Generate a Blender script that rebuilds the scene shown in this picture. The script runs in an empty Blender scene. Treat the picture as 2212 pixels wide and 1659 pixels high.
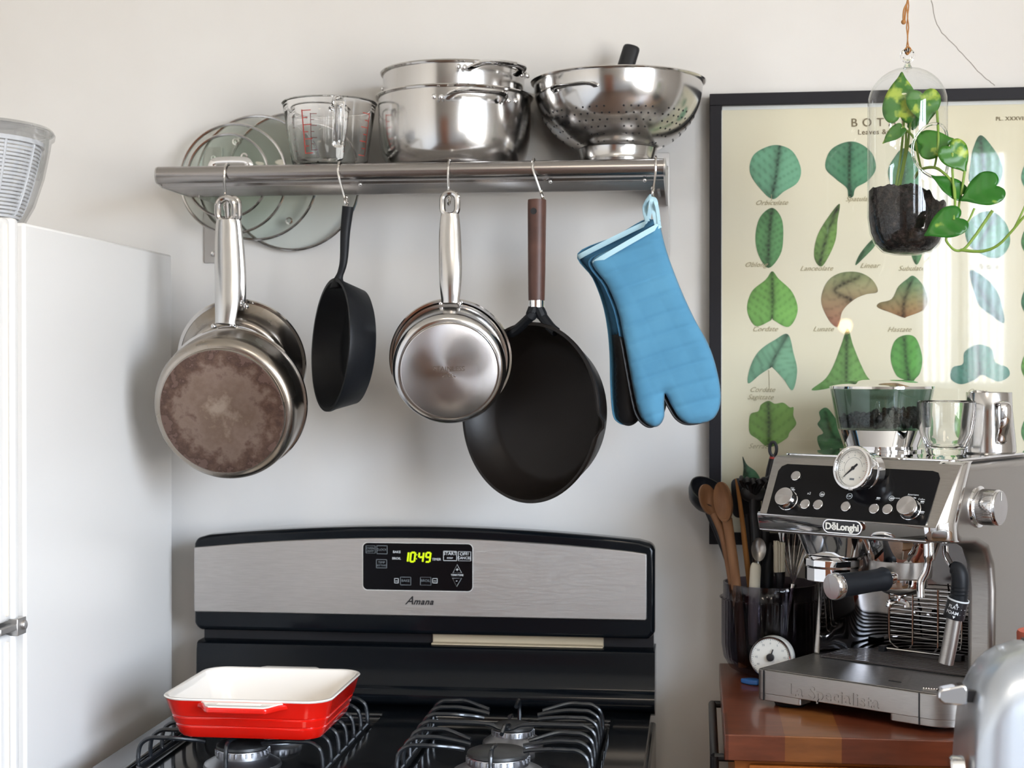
import bpy, bmesh, math, random
from mathutils import Vector, Matrix, noise
from mathutils.geometry import delaunay_2d_cdt
random.seed(7)
SC = bpy.context.scene
COL = SC.collection
R = math.radians
PI = math.pi
sin, cos = math.sin, math.cos

# ------------------------------------------------------------------ camera
W_PX, H_PX, F_PX = 2212.0, 1659.0, 3309.0
CAM_POS = Vector((0.0, -2.5, 1.445))
YAW, PITCH = R(6.96), R(-0.5)
cam_d = bpy.data.cameras.new('camera')
cam_d.sensor_width = 36.0
cam_d.lens = F_PX / W_PX * 36.0
cam_d.clip_start = 0.05
cam = bpy.data.objects.new('camera', cam_d)
COL.objects.link(cam)
cam.location = CAM_POS
cam.rotation_euler = (R(90) + PITCH, 0, YAW)
cam_d.dof.use_dof = True
cam_d.dof.focus_distance = 2.08
cam_d.dof.aperture_fstop = 6.3
SC.camera = cam
CAM_R = cam.rotation_euler.to_matrix()

# ------------------------------------------------------------------ view, world and light
vs = SC.view_settings
vs.view_transform = 'Standard'
vs.look = 'None'
vs.gamma = 1.0
vs.use_curve_mapping = False
vs.exposure = 0.10
SC.cycles.caustics_refractive = False
SC.cycles.caustics_reflective = False
SC.cycles.sample_clamp_indirect = 6.0

world = bpy.data.worlds.new('sky')
SC.world = world
world.use_nodes = True
wn = world.node_tree
wn.nodes.clear()
w_out = wn.nodes.new('ShaderNodeOutputWorld')
w_bg = wn.nodes.new('ShaderNodeBackground')
w_tc = wn.nodes.new('ShaderNodeTexCoord')
w_sx = wn.nodes.new('ShaderNodeSeparateXYZ')
w_rp = wn.nodes.new('ShaderNodeValToRGB')
w_mr = wn.nodes.new('ShaderNodeMapRange')
w_mr.inputs['From Min'].default_value = -1.0
wn.links.new(w_tc.outputs['Generated'], w_sx.inputs[0])
wn.links.new(w_sx.outputs['Z'], w_mr.inputs['Value'])
wn.links.new(w_mr.outputs[0], w_rp.inputs[0])
wn.links.new(w_rp.outputs[0], w_bg.inputs[0])
wn.links.new(w_bg.outputs[0], w_out.inputs[0])
e = w_rp.color_ramp.elements
e[0].position = 0.0; e[0].color = (0.52, 0.51, 0.49, 1)
e[1].position = 1.0; e[1].color = (1.00, 1.24, 1.56, 1)
k = w_rp.color_ramp.elements.new(0.49); k.color = (0.59, 0.585, 0.565, 1)
k = w_rp.color_ramp.elements.new(0.53); k.color = (0.69, 0.78, 0.91, 1)
w_bg.inputs[1].default_value = 26.5
world.cycles.sampling_method = 'AUTOMATIC'

# the two windows of the room: (axis plane, from, to, sill, head)
RX0, RX1, RY0, RZ1 = -1.80, 1.75, -4.3, 2.62          # room
WIN_R = (-3.90, -1.80, 0.86, 2.36)                     # in the wall on the right: Y0, Y1, Z0, Z1
WIN_B = (0.93, 1.35, 1.36, 2.42)                       # in the wall behind the camera: X0, X1, Z0, Z1

def portal(name, loc, rot, sx, sy):
    d = bpy.data.lights.new(name, 'AREA')
    d.shape = 'RECTANGLE'; d.size = sx; d.size_y = sy
    d.cycles.is_portal = True
    o = bpy.data.objects.new(name, d); COL.objects.link(o)
    o.location = loc; o.rotation_euler = rot
portal('window_portal', (RX1 + 0.09, (WIN_R[0] + WIN_R[1]) / 2, (WIN_R[2] + WIN_R[3]) / 2), (0, R(90), 0),
       WIN_R[3] - WIN_R[2], WIN_R[1] - WIN_R[0])
portal('window_portal', ((WIN_B[0] + WIN_B[1]) / 2, RY0 - 0.09, (WIN_B[2] + WIN_B[3]) / 2), (R(90), 0, 0),
       WIN_B[1] - WIN_B[0], WIN_B[3] - WIN_B[2])
# weak warm fill added under the ceiling, stands in for bounce light
cl = bpy.data.lights.new('warm_fill_light', 'AREA')
cl.shape = 'DISK'; cl.size = 0.4; cl.energy = 5.0; cl.color = (1.0, 0.84, 0.68)
clo = bpy.data.objects.new('warm_fill_light', cl); COL.objects.link(clo)
clo.location = (-0.2, -1.9, RZ1 - 0.12)

# ------------------------------------------------------------------ pixel -> world helpers
def ray(u, v):
    return CAM_R @ Vector(((u - W_PX / 2) / F_PX, -(v - H_PX / 2) / F_PX, -1.0))
def W(u, v, Y):
    d = ray(u, v); return CAM_POS + d * ((Y - CAM_POS.y) / d.y)
def WZ(u, v, Z):
    d = ray(u, v); return CAM_POS + d * ((Z - CAM_POS.z) / d.z)
def WX(u, v, X):
    d = ray(u, v); return CAM_POS + d * ((X - CAM_POS.x) / d.x)
def px(n, Y):
    "length in metres of n pixels at wall distance Y"
    return n / F_PX * (Y - CAM_POS.y) * cos(YAW) * 1.01

# ------------------------------------------------------------------ mesh helpers
class MB:
    def __init__(s): s.v = []; s.f = []; s.m = []; s.cm = 0
    def add(s, vs_, fs_, M=None):
        b = len(s.v)
        s.v += [tuple(M @ Vector(p)) if M is not None else tuple(p) for p in vs_]
        s.f += [tuple(b + i for i in f) for f in fs_]
        s.m += [s.cm] * len(fs_)
        return s
    def box(s, c, d, M=None):
        x, y, z = d[0] / 2, d[1] / 2, d[2] / 2
        vs_ = [(c[0] + i * x, c[1] + j * y, c[2] + k * z) for i in (-1, 1) for j in (-1, 1) for k in (-1, 1)]
        return s.add(vs_, [(0, 1, 3, 2), (4, 6, 7, 5), (0, 4, 5, 1), (2, 3, 7, 6), (0, 2, 6, 4), (1, 5, 7, 3)], M)
    def bx(s, x0, x1, y0, y1, z0, z1, M=None):
        return s.box(((x0 + x1) / 2, (y0 + y1) / 2, (z0 + z1) / 2), (x1 - x0, y1 - y0, z1 - z0), M)
    def lathe(s, prof, seg=64, M=None, close=False, sx=1.0, sy=1.0):
        vs_, fs_, rings = [], [], []
        for r, z in prof:
            if r < 1e-6:
                rings.append([len(vs_)] * seg); vs_.append((0, 0, z))
            else:
                rings.append(list(range(len(vs_), len(vs_) + seg)))
                vs_ += [(r * sx * cos(2 * PI * i / seg), r * sy * sin(2 * PI * i / seg), z) for i in range(seg)]
        n = len(rings)
        for a in range(n if close else n - 1):
            A, B = rings[a], rings[(a + 1) % n]
            for i in range(seg):
                j = (i + 1) % seg
                q = [A[i], A[j], B[j], B[i]]
                q2 = []
                for t in q:
                    if t not in q2: q2.append(t)
                if len(q2) > 2: fs_.append(tuple(q2))
        return s.add(vs_, fs_, M)
    def tube(s, pts, r, seg=10, closed=False, M=None, flat=1.0):
        P = [Vector(p) for p in pts]; n = len(P)
        rad = r if isinstance(r, (list, tuple)) else [r] * n
        T = []
        for i in range(n):
            a = P[(i - 1) % n] if (closed or i > 0) else P[i]
            b = P[(i + 1) % n] if (closed or i < n - 1) else P[i]
            t = b - a
            T.append(t.normalized() if t.length > 1e-9 else Vector((0, 0, 1)))
        up = Vector((0, 0, 1)) if abs(T[0].z) < 0.9 else Vector((0, 1, 0))
        N = (up - T[0] * up.dot(T[0])).normalized()
        vs_, fs_ = [], []
        for i in range(n):
            N = N - T[i] * N.dot(T[i])
            N = N.normalized() if N.length > 1e-6 else T[i].orthogonal().normalized()
            B = T[i].cross(N)
            for k_ in range(seg):
                a = 2 * PI * k_ / seg
                vs_.append(P[i] + N * (rad[i] * cos(a)) + B * (rad[i] * flat * sin(a)))
        for i in range(n if closed else n - 1):
            for k_ in range(seg):
                a, b = i * seg, ((i + 1) % n) * seg
                fs_.append((a + k_, a + (k_ + 1) % seg, b + (k_ + 1) % seg, b + k_))
        if not closed:
            fs_.append(tuple(reversed(range(seg)))); fs_.append(tuple(range((n - 1) * seg, n * seg)))
        return s.add(vs_, fs_, M)
    def prism(s, poly, z0, z1, M=None):
        n = len(poly)
        vs_ = [(p[0], p[1], z0) for p in poly] + [(p[0], p[1], z1) for p in poly]
        fs_ = [tuple(reversed(range(n))), tuple(range(n, 2 * n))]
        fs_ += [(i, (i + 1) % n, n + (i + 1) % n, n + i) for i in range(n)]
        return s.add(vs_, fs_, M)
    def sphere(s, c, r, seg=20, rings=12, M=None, sc=(1, 1, 1)):
        prof = [(r * sin(PI * i / rings), -r * cos(PI * i / rings)) for i in range(rings + 1)]
        prof[0] = (0, -r); prof[-1] = (0, r)
        T = Matrix.Translation(c) @ Matrix.Diagonal((*sc, 1))
        return s.lathe(prof, seg, (M @ T) if M is not None else T)
    def text(s, body, size, M=None, depth=0.0003, align='CENTER', shear=0.0, bold=0.0, yalign='CENTER', sp=1.0):
        c = bpy.data.curves.new('t', 'FONT'); c.body = body; c.size = size; c.extrude = depth
        c.align_x = align; c.align_y = yalign; c.shear = shear; c.offset = bold; c.resolution_u = 3
        c.space_character = sp
        o = bpy.data.objects.new('t', c); COL.objects.link(o)
        dg = bpy.context.evaluated_depsgraph_get()
        me = bpy.data.meshes.new_from_object(o.evaluated_get(dg))
        s.add([v.co for v in me.vertices], [tuple(p.vertices) for p in me.polygons], M)
        bpy.data.objects.remove(o); bpy.data.curves.remove(c); bpy.data.meshes.remove(me)
        return s

def obj(name, mb, mat, parent=None, bev=0.0, seg=2, subd=0, sharp=35, loc=None, solid=0.0, label=None, kind=None, bang=35):
    me = bpy.data.meshes.new(name)
    me.from_pydata([tuple(p) for p in mb.v], [], mb.f)
    mats = mat if isinstance(mat, (list, tuple)) else [mat]
    for m_ in mats: me.materials.append(m_)
    if len(mats) > 1:
        for p, i in zip(me.polygons, mb.m): p.material_index = i
    bm = bmesh.new(); bm.from_mesh(me)
    bmesh.ops.remove_doubles(bm, verts=bm.verts, dist=1e-6)
    bmesh.ops.recalc_face_normals(bm, faces=bm.faces)
    bm.to_mesh(me); bm.free()
    me.polygons.foreach_set('use_smooth', [True] * len(me.polygons))
    me.set_sharp_from_angle(angle=R(sharp))
    o = bpy.data.objects.new(name, me); COL.objects.link(o)
    if parent: o.parent = parent
    if loc is not None: o.location = loc
    if solid:
        m_ = o.modifiers.new('t', 'SOLIDIFY'); m_.thickness = solid; m_.offset = 0
    if bev:
        m_ = o.modifiers.new('b', 'BEVEL'); m_.width = bev; m_.segments = seg; m_.limit_method = 'ANGLE'; m_.angle_limit = R(bang)
        m_.harden_normals = False
    if subd:
        m_ = o.modifiers.new('s', 'SUBSURF'); m_.levels = subd; m_.render_levels = subd
    if label: o['label'] = label
    if kind: o['kind'] = kind
    return o

def tag(o, label, cat, group=None, kind=None):
    o['label'] = label; o['category'] = cat
    if group: o['group'] = group
    if kind: o['kind'] = kind
    return o
def thing(name, label, cat, loc=(0, 0, 0), rot=(0, 0, 0), group=None):
    o = bpy.data.objects.new(name, None); COL.objects.link(o)
    o.empty_display_size = 0.02
    o.location = loc; o.rotation_euler = rot
    bpy.context.view_layer.update()
    return tag(o, label, cat, group)
def thingM(name, label, cat, M, group=None):
    o = thing(name, label, cat, group=group)
    o.matrix_world = M
    return o
def frame(o, z, y):
    "matrix with local z along z, local y as near y as possible, origin o"
    z = Vector(z).normalized(); y = Vector(y); y = (y - z * y.dot(z)).normalized(); x = y.cross(z)
    M = Matrix((x, y, z)).transposed().to_4x4(); M.translation = Vector(o)
    return M
def cat_(pts, n=6, closed=False):
    "Catmull-Rom through points"
    P = [Vector(p) for p in pts]; out = []; N = len(P)
    rng = N if closed else N - 1
    for i in range(rng):
        if closed: a, b, c, d = P[i - 1], P[i], P[(i + 1) % N], P[(i + 2) % N]
        else: a, b, c, d = P[max(i - 1, 0)], P[i], P[i + 1], P[min(i + 2, N - 1)]
        for k_ in range(n):
            t = k_ / n
            out.append(0.5 * ((2 * b) + (c - a) * t + (2 * a - 5 * b + 4 * c - d) * t * t + (3 * b - a - 3 * c + d) * t ** 3))
    if not closed: out.append(P[-1])
    return out
def rrect(x0, x1, y0, y1, r, n=6):
    rs = r if isinstance(r, (list, tuple)) else [r] * 4     # order: x1y1, x0y1, x0y0, x1y0
    out = []
    for (cx, cy, a0, q) in ((x1, y1, 0, 0), (x0, y1, 90, 1), (x0, y0, 180, 2), (x1, y0, 270, 3)):
        rr = rs[q]; sx_ = -1 if cx == x1 else 1; sy_ = -1 if cy == y1 else 1
        for i in range(n + 1):
            a = R(a0 + 90 * i / n)
            out.append((cx + sx_ * rr + rr * cos(a), cy + sy_ * rr + rr * sin(a)))
    return out
def fill2d(poly, step, holes=()):
    "constrained triangulation of a polygon with interior grid points: 2-D points, triangles, distance to the edge"
    P = [Vector((p[0], p[1])) for p in poly]
    xs = [p.x for p in P]; ys = [p.y for p in P]
    n = len(P)
    def dist(q):
        best = 9
        for i in range(n):
            a, b = P[i], P[(i + 1) % n]; ab = b - a
            t = max(0, min(1, (q - a).dot(ab) / max(ab.length_squared, 1e-12)))
            best = min(best, (q - a - ab * t).length)
        return best
    def inside(q):
        c = False; j = n - 1
        for i in range(n):
            if (P[i].y > q.y) != (P[j].y > q.y) and q.x < (P[j].x - P[i].x) * (q.y - P[i].y) / (P[j].y - P[i].y) + P[i].x: c = not c
            j = i
        return c
    pts = list(P); y = min(ys); row = 0
    while y < max(ys):
        x = min(xs) + (step / 2 if row % 2 else 0)
        while x < max(xs):
            q = Vector((x, y))
            if inside(q) and dist(q) > step * 0.45: pts.append(q)
            x += step
        y += step * 0.866; row += 1
    edges = [(i, (i + 1) % n) for i in range(n)]
    vo, eo, fo = delaunay_2d_cdt(pts, edges, [tuple(range(n))], 1, 1e-7)[:3]
    return vo, [tuple(f) for f in fo], [dist(q) for q in vo]
# ------------------------------------------------------------------ materials
def lin(c):
    return tuple((x / 12.92 if x <= 0.04045 else ((x + 0.055) / 1.055) ** 2.4) for x in c)
def rgb(r, g, b): return (*lin((r / 255, g / 255, b / 255)), 1)
def newmat(name):
    m = bpy.data.materials.new(name); m.use_nodes = True
    nt = m.node_tree; nt.nodes.clear()
    out = nt.nodes.new('ShaderNodeOutputMaterial'); b = nt.nodes.new('ShaderNodeBsdfPrincipled')
    nt.links.new(b.outputs[0], out.inputs[0])
    return m, nt, b, out
def P(name, col, rough=0.5, metal=0.0, spec=0.5, coat=0.0, coatr=0.05, sheen=0.0, col2=None, nscale=20.0, ndet=4.0, stretch=(1, 1, 1),
      lo=0.35, hi=0.65, bump=0.0, bscale=None, rough2=None, aniso=0.0, trans=0.0, ior=1.45, coords='Object', bdist=0.001, emit=None, es=0.0, sss=0.0):
    m, nt, b, out = newmat(name)
    b.inputs['Base Color'].default_value = col
    b.inputs['Roughness'].default_value = rough
    b.inputs['Metallic'].default_value = metal
    b.inputs['IOR'].default_value = ior
    b.inputs['Specular IOR Level'].default_value = spec
    b.inputs['Coat Weight'].default_value = coat
    b.inputs['Coat Roughness'].default_value = coatr
    b.inputs['Sheen Weight'].default_value = sheen
    b.inputs['Transmission Weight'].default_value = trans
    b.inputs['Anisotropic'].default_value = aniso
    if sss:
        b.inputs['Subsurface Weight'].default_value = sss
        b.inputs['Subsurface Radius'].default_value = (0.004, 0.004, 0.002)
    if emit:
        b.inputs['Emission Color'].default_value = emit; b.inputs['Emission Strength'].default_value = es
    if col2 or bump or rough2 is not None:
        tc = nt.nodes.new('ShaderNodeTexCoord'); mp = nt.nodes.new('ShaderNodeMapping')
        mp.inputs['Scale'].default_value = stretch
        nt.links.new(tc.outputs[coords], mp.inputs[0])
        nz = nt.nodes.new('ShaderNodeTexNoise'); nz.inputs['Scale'].default_value = nscale; nz.inputs['Detail'].default_value = ndet
        nt.links.new(mp.outputs[0], nz.inputs['Vector'])
        mr = nt.nodes.new('ShaderNodeMapRange'); mr.inputs['From Min'].default_value = lo; mr.inputs['From Max'].default_value = hi
        nt.links.new(nz.outputs['Fac'], mr.inputs['Value'])
        if col2:
            mx = nt.nodes.new('ShaderNodeMix'); mx.data_type = 'RGBA'
            mx.inputs['A'].default_value = col; mx.inputs['B'].default_value = col2
            nt.links.new(mr.outputs[0], mx.inputs['Factor']); nt.links.new(mx.outputs['Result'], b.inputs['Base Color'])
        if rough2 is not None:
            mr2 = nt.nodes.new('ShaderNodeMapRange'); mr2.inputs['To Min'].default_value = rough; mr2.inputs['To Max'].default_value = rough2
            nt.links.new(mr.outputs[0], mr2.inputs['Value']); nt.links.new(mr2.outputs[0], b.inputs['Roughness'])
        if bump:
            bp = nt.nodes.new('ShaderNodeBump'); bp.inputs['Strength'].default_value = bump; bp.inputs['Distance'].default_value = bdist
            if bscale:
                n2 = nt.nodes.new('ShaderNodeTexNoise'); n2.inputs['Scale'].default_value = bscale; n2.inputs['Detail'].default_value = 3
                nt.links.new(mp.outputs[0], n2.inputs['Vector']); nt.links.new(n2.outputs['Fac'], bp.inputs['Height'])
            else: nt.links.new(nz.outputs['Fac'], bp.inputs['Height'])
            nt.links.new(bp.outputs[0], b.inputs['Normal'])
    return m
def thin_glass(name, tint=(1, 1, 1, 1), rough=0.0, f=1.0, ior=1.45, dirt=0.0):
    "a thin pane or wall of glass: transparent with a Fresnel reflection"
    m = bpy.data.materials.new(name); m.use_nodes = True
    nt = m.node_tree; nt.nodes.clear()
    out = nt.nodes.new('ShaderNodeOutputMaterial'); mx = nt.nodes.new('ShaderNodeMixShader')
    tr = nt.nodes.new('ShaderNodeBsdfTransparent'); gl = nt.nodes.new('ShaderNodeBsdfGlossy'); lw = nt.nodes.new('ShaderNodeLayerWeight')
    tr.inputs[0].default_value = tint; gl.inputs['Roughness'].default_value = rough; lw.inputs[0].default_value = 0.5
    pw = nt.nodes.new('ShaderNodeMath'); pw.operation = 'POWER'; pw.inputs[1].default_value = 4.2
    nt.links.new(lw.outputs['Facing'], pw.inputs[0])
    f0 = ((ior - 1) / (ior + 1)) ** 2 * f
    mu = nt.nodes.new('ShaderNodeMath'); mu.operation = 'MULTIPLY_ADD'; mu.inputs[1].default_value = 0.9 * (1 - f0); mu.inputs[2].default_value = f0; mu.use_clamp = True
    nt.links.new(pw.outputs[0], mu.inputs[0]); nt.links.new(mu.outputs[0], mx.inputs[0])
    nt.links.new(tr.outputs[0], mx.inputs[1]); nt.links.new(gl.outputs[0], mx.inputs[2]); nt.links.new(mx.outputs[0], out.inputs[0])
    return m
def vcol_mat(name, rough=0.6, spec=0.3):
    m, nt, b, out = newmat(name)
    a = nt.nodes.new('ShaderNodeAttribute'); a.attribute_name = 'Col'
    nt.links.new(a.outputs['Color'], b.inputs['Base Color']); b.inputs['Roughness'].default_value = rough
    b.inputs['Specular IOR Level'].default_value = spec
    return m

M = {}
M['wall'] = P('wall_plaster', rgb(227, 224, 220), 0.75, spec=0.25, col2=rgb(222, 218, 213), nscale=3, bump=0.12, bscale=22, bdist=0.004)
M['wall_dark'] = P('wall_paint_taupe', rgb(128, 122, 116), 0.7)
M['ceiling'] = P('ceiling_paint', rgb(230, 228, 222), 0.8)
M['floor'] = P('floor_boards', rgb(92, 70, 54), 0.4, col2=rgb(66, 48, 36), nscale=4, stretch=(1, 8, 1))
M['trimwhite'] = P('white_gloss_paint', rgb(232, 230, 224), 0.35)
M['fridge'] = P('white_enamel', rgb(230, 227, 223), 0.32, spec=0.5, bump=0.05, bscale=400, bdist=0.0004)
M['fridge_trim'] = P('cream_plastic', rgb(232, 222, 208), 0.4)
M['gasket'] = P('door_gasket', rgb(190, 182, 172), 0.6)
M['steel'] = P('polished_steel', (0.60, 0.59, 0.58, 1), 0.12, 1.0, bump=0.10, bscale=9, bdist=0.004, rough2=0.2, nscale=6)
M['steelr'] = P('polished_steel_rim', (0.62, 0.60, 0.58, 1), 0.12, 1.0)
M['steelold'] = P('worn_pan_steel', (0.48, 0.445, 0.41, 1), 0.22, 1.0, col2=(0.34, 0.29, 0.235, 1), nscale=9, rough2=0.3, bump=0.03, bscale=10, bdist=0.002)
M['chrome'] = P('chrome', (0.80, 0.80, 0.81, 1), 0.04, 1.0)
M['brushed'] = P('brushed_steel', (0.41, 0.385, 0.36, 1), 0.32, 1.0, col2=(0.36, 0.34, 0.315, 1), nscale=60, stretch=(1, 30, 30), rough2=0.42, bump=0.04, bdist=0.0004)
M['fascia'] = P('fascia_steel', (0.56, 0.54, 0.52, 1), 0.38, 1.0, col2=(0.51, 0.49, 0.47, 1), nscale=40, stretch=(1, 24, 24), rough2=0.5, bump=0.04, bdist=0.0004)
M['brushed_z'] = P('brushed_steel_panel', (0.43, 0.405, 0.38, 1), 0.33, 1.0, col2=(0.39, 0.37, 0.345, 1), nscale=60, stretch=(1, 1, 30), rough2=0.42, bump=0.03, bdist=0.0004)
M['shelfsteel'] = P('shelf_steel', (0.42, 0.40, 0.39, 1), 0.22, 1.0, col2=(0.37, 0.35, 0.34, 1), nscale=40, stretch=(0.05, 4, 4), rough2=0.27)
M['bracket'] = P('bracket_steel', (0.60, 0.585, 0.57, 1), 0.35, 1.0)
M['iron'] = P('cast_iron', (0.006, 0.007, 0.009, 1), 0.40, spec=0.3, bump=0.25, bscale=160, bdist=0.0008, rough2=0.55, nscale=8)
M['ironin'] = P('seasoned_iron', (0.008, 0.0055, 0.0042, 1), 0.42, spec=0.38, bump=0.2, bscale=200, bdist=0.0006)
M['black_enamel'] = P('black_enamel', (0.004, 0.0055, 0.0075, 1), 0.13, spec=0.28)
M['cooktop'] = P('cooktop_enamel', (0.004, 0.005, 0.006, 1), 0.13, spec=0.8, coat=0.7, coatr=0.05, ior=1.6)
M['black_plastic'] = P('black_plastic', (0.012, 0.012, 0.014, 1), 0.35)
M['gloss_black'] = P('gloss_black_panel', (0.004, 0.004, 0.005, 1), 0.15, spec=0.25)
M['black_rubber'] = P('black_rubber', (0.007, 0.008, 0.010, 1), 0.48, spec=0.25)
M['grate'] = P('grate_enamel', (0.010, 0.012, 0.015, 1), 0.24, spec=0.5, coat=0.3)
M['burner'] = P('burner_aluminium', (0.55, 0.56, 0.58, 1), 0.38, 1.0, col2=(0.40, 0.40, 0.42, 1), nscale=30)
M['burnercap'] = P('burner_cap', (0.02, 0.022, 0.022, 1), 0.4, col2=(0.05, 0.05, 0.05, 1), nscale=40)
M['beige'] = P('vent_beige_metal', rgb(196, 180, 152), 0.5)
M['red'] = P('red_stoneware_glaze', (0.68, 0.008, 0.003, 1), 0.20, coat=0.7, coatr=0.06)
M['cream'] = P('cream_stoneware_glaze', rgb(238, 231, 222), 0.18, coat=0.6, coatr=0.05)
M['glass'] = thin_glass('clear_glass', (0.97, 0.98, 0.98, 1), 0.0, 1.6)
M['lidglass'] = thin_glass('green_tinted_glass', (0.93, 0.96, 0.94, 1), 0.02, 0.8)
M['pane'] = thin_glass('picture_glass', (0.985, 0.985, 0.985, 1), 0.0, 1.25)
M['smoke'] = thin_glass('smoky_ribbed_glass', (0.50, 0.48, 0.53, 1), 0.03, 1.2)
M['hopper'] = thin_glass('smoked_hopper_plastic', (0.58, 0.66, 0.64, 1), 0.02, 1.6)
def solid_glass(name, col, rough=0.0):
    return P(name, col, rough, trans=1.0, ior=1.47)
M['tglass'] = solid_glass('thick_glass', (1, 1, 1, 1))
M['redprint'] = P('red_print', rgb(176, 60, 50), 0.5)
M['plastic_clear'] = thin_glass('frosted_clear_plastic', (0.93, 0.935, 0.94, 1), 0.06, 1.6)
M['basket'] = P('grey_plastic', rgb(236, 236, 238), 0.4)
M['walnut'] = P('dark_handle_wood', rgb(88, 58, 48), 0.45, col2=rgb(62, 39, 33), nscale=18, stretch=(1, 1, 0.12), bump=0.05)
M['spoonwood'] = P('spoon_wood', rgb(150, 108, 74), 0.6, col2=rgb(118, 80, 52), nscale=14, stretch=(4, 4, 0.5))
M['spoonwood2'] = P('spatula_wood', rgb(176, 122, 66), 0.6, col2=rgb(140, 92, 46), nscale=14, stretch=(4, 4, 0.5))
M['mitt'] = P('blue_quilted_cotton', rgb(84, 142, 174), 0.9, sheen=0.1, col2=rgb(74, 131, 164), nscale=14, bump=0.3, bscale=120, bdist=0.0006)
M['mittdark'] = P('blue_lining_cotton', rgb(52, 98, 128), 0.9, bump=0.2, bscale=120, bdist=0.0006)
M['mitttrim'] = P('pale_blue_binding', rgb(178, 212, 224), 0.85, bump=0.2, bscale=200, bdist=0.0005)
M['silicone'] = P('black_silicone', (0.014, 0.014, 0.016, 1), 0.5)
M['framewood'] = P('black_frame_paint', (0.012, 0.011, 0.014, 1), 0.5, spec=0.25, bump=0.05, bscale=60)
M['paper'] = P('aged_paper', rgb(232, 226, 203), 0.8, spec=0.2, col2=rgb(226, 219, 191), nscale=2.5)
M['mat'] = P('paper_edge', rgb(226, 228, 224), 0.7)
M['ink'] = P('brown_ink', rgb(124, 112, 88), 0.8, spec=0.1)
M['ink2'] = P('faded_script_ink', rgb(176, 166, 134), 0.8, spec=0.1)
M['print'] = vcol_mat('botanical_print', 0.8, 0.15)
M['soil'] = P('potting_soil', (0.008, 0.006, 0.005, 1), 0.8, spec=0.3, col2=(0.05, 0.034, 0.028, 1), lo=0.5, hi=0.72, nscale=110, bump=1.0, bscale=170, bdist=0.008)
M['stem'] = P('plant_stem', rgb(122, 150, 62), 0.5)
M['string'] = P('jute_string', rgb(168, 118, 70), 0.95, bump=0.5, bscale=300)
M['white_plastic'] = P('white_plastic', rgb(226, 224, 216), 0.35)
M['cream_plastic'] = P('cream_silicone', rgb(214, 208, 190), 0.5)
M['white_ink'] = P('white_print', rgb(205, 208, 210), 0.5)
M['grey_ink'] = P('grey_print', rgb(112, 118, 122), 0.5)
M['display'] = P('green_led_digits', (0.1, 0.12, 0.0, 1), 0.5, emit=(0.62, 0.85, 0.0, 1), es=1.0)
M['terracotta'] = P('terracotta', rgb(176, 92, 72), 0.8, bump=0.2, bscale=90)
M['blue_plastic'] = P('blue_plastic', rgb(52, 108, 180), 0.35)
M['toaster'] = P('toaster_silver_paint', (0.56, 0.60, 0.65, 1), 0.33, 0.75, coat=0.6, coatr=0.12)
M['toasteredge'] = P('toaster_edge', (0.42, 0.42, 0.44, 1), 0.3, 0.9)
M['cartwood'] = P('orange_pine', rgb(196, 116, 44), 0.45, col2=rgb(158, 84, 30), nscale=6, stretch=(1, 1, 6), bump=0.03)
M['bean'] = P('coffee_beans', (0.022, 0.012, 0.010, 1), 0.35)
M['counter'] = P('counter_laminate', rgb(150, 120, 92), 0.4)
M['cabinet'] = P('cabinet_paint', rgb(206, 200, 188), 0.5)
M['bulb'] = P('lamp_bulb', (1, 0.7, 0.4, 1), 0.4, emit=(1.0, 0.60, 0.30, 1), es=30.0)
M['doorwood'] = P('brown_door', rgb(126, 74, 44), 0.4, col2=rgb(92, 52, 30), nscale=5, stretch=(6, 1, 0.5))

# scorched pan bottom: rings of brown with a dark burnt border
def scorch(name, rmax):
    m, nt, b, out = newmat(name)
    b.inputs['Metallic'].default_value = 0.6
    tc = nt.nodes.new('ShaderNodeTexCoord'); ln = nt.nodes.new('ShaderNodeVectorMath'); ln.operation = 'LENGTH'
    nt.links.new(tc.outputs['Object'], ln.inputs[0])
    nz = nt.nodes.new('ShaderNodeTexNoise'); nz.inputs['Scale'].default_value = 34; nz.inputs['Detail'].default_value = 7; nz.inputs['Roughness'].default_value = 0.65
    nt.links.new(tc.outputs['Object'], nz.inputs['Vector'])
    md = nt.nodes.new('ShaderNodeMath'); md.operation = 'DIVIDE'; md.inputs[1].default_value = rmax
    nt.links.new(ln.outputs['Value'], md.inputs[0])
    ad = nt.nodes.new('ShaderNodeMath'); ad.operation = 'MULTIPLY_ADD'; ad.inputs[1].default_value = 1.6; ad.inputs[2].default_value = -0.8
    nt.links.new(nz.outputs['Fac'], ad.inputs[0])
    su = nt.nodes.new('ShaderNodeMath'); su.operation = 'ADD'
    nt.links.new(ad.outputs[0], su.inputs[0]); nt.links.new(md.outputs[0], su.inputs[1])
    rp = nt.nodes.new('ShaderNodeValToRGB'); nt.links.new(su.outputs[0], rp.inputs[0])
    el = rp.color_ramp.elements
    el[0].position = 0.0; el[0].color = (0.36, 0.28, 0.22, 1)
    el[1].position = 1.15; el[1].color = (0.16, 0.10, 0.08, 1)
    for p_, c_ in ((0.3, (0.20, 0.135, 0.10, 1)), (0.6, (0.24, 0.17, 0.135, 1)), (0.8, (0.14, 0.085, 0.062, 1)), (0.97, (0.085, 0.05, 0.04, 1))):
        q = el.new(p_); q.color = c_
    nt.links.new(rp.outputs[0], b.inputs['Base Color'])
    b.inputs['Roughness'].default_value = 0.38
    b.inputs['Anisotropic'].default_value = 0.6
    tg = nt.nodes.new('ShaderNodeTangent'); tg.direction_type = 'RADIAL'; tg.axis = 'Z'
    nt.links.new(tg.outputs[0], b.inputs['Tangent'])
    return m
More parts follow.
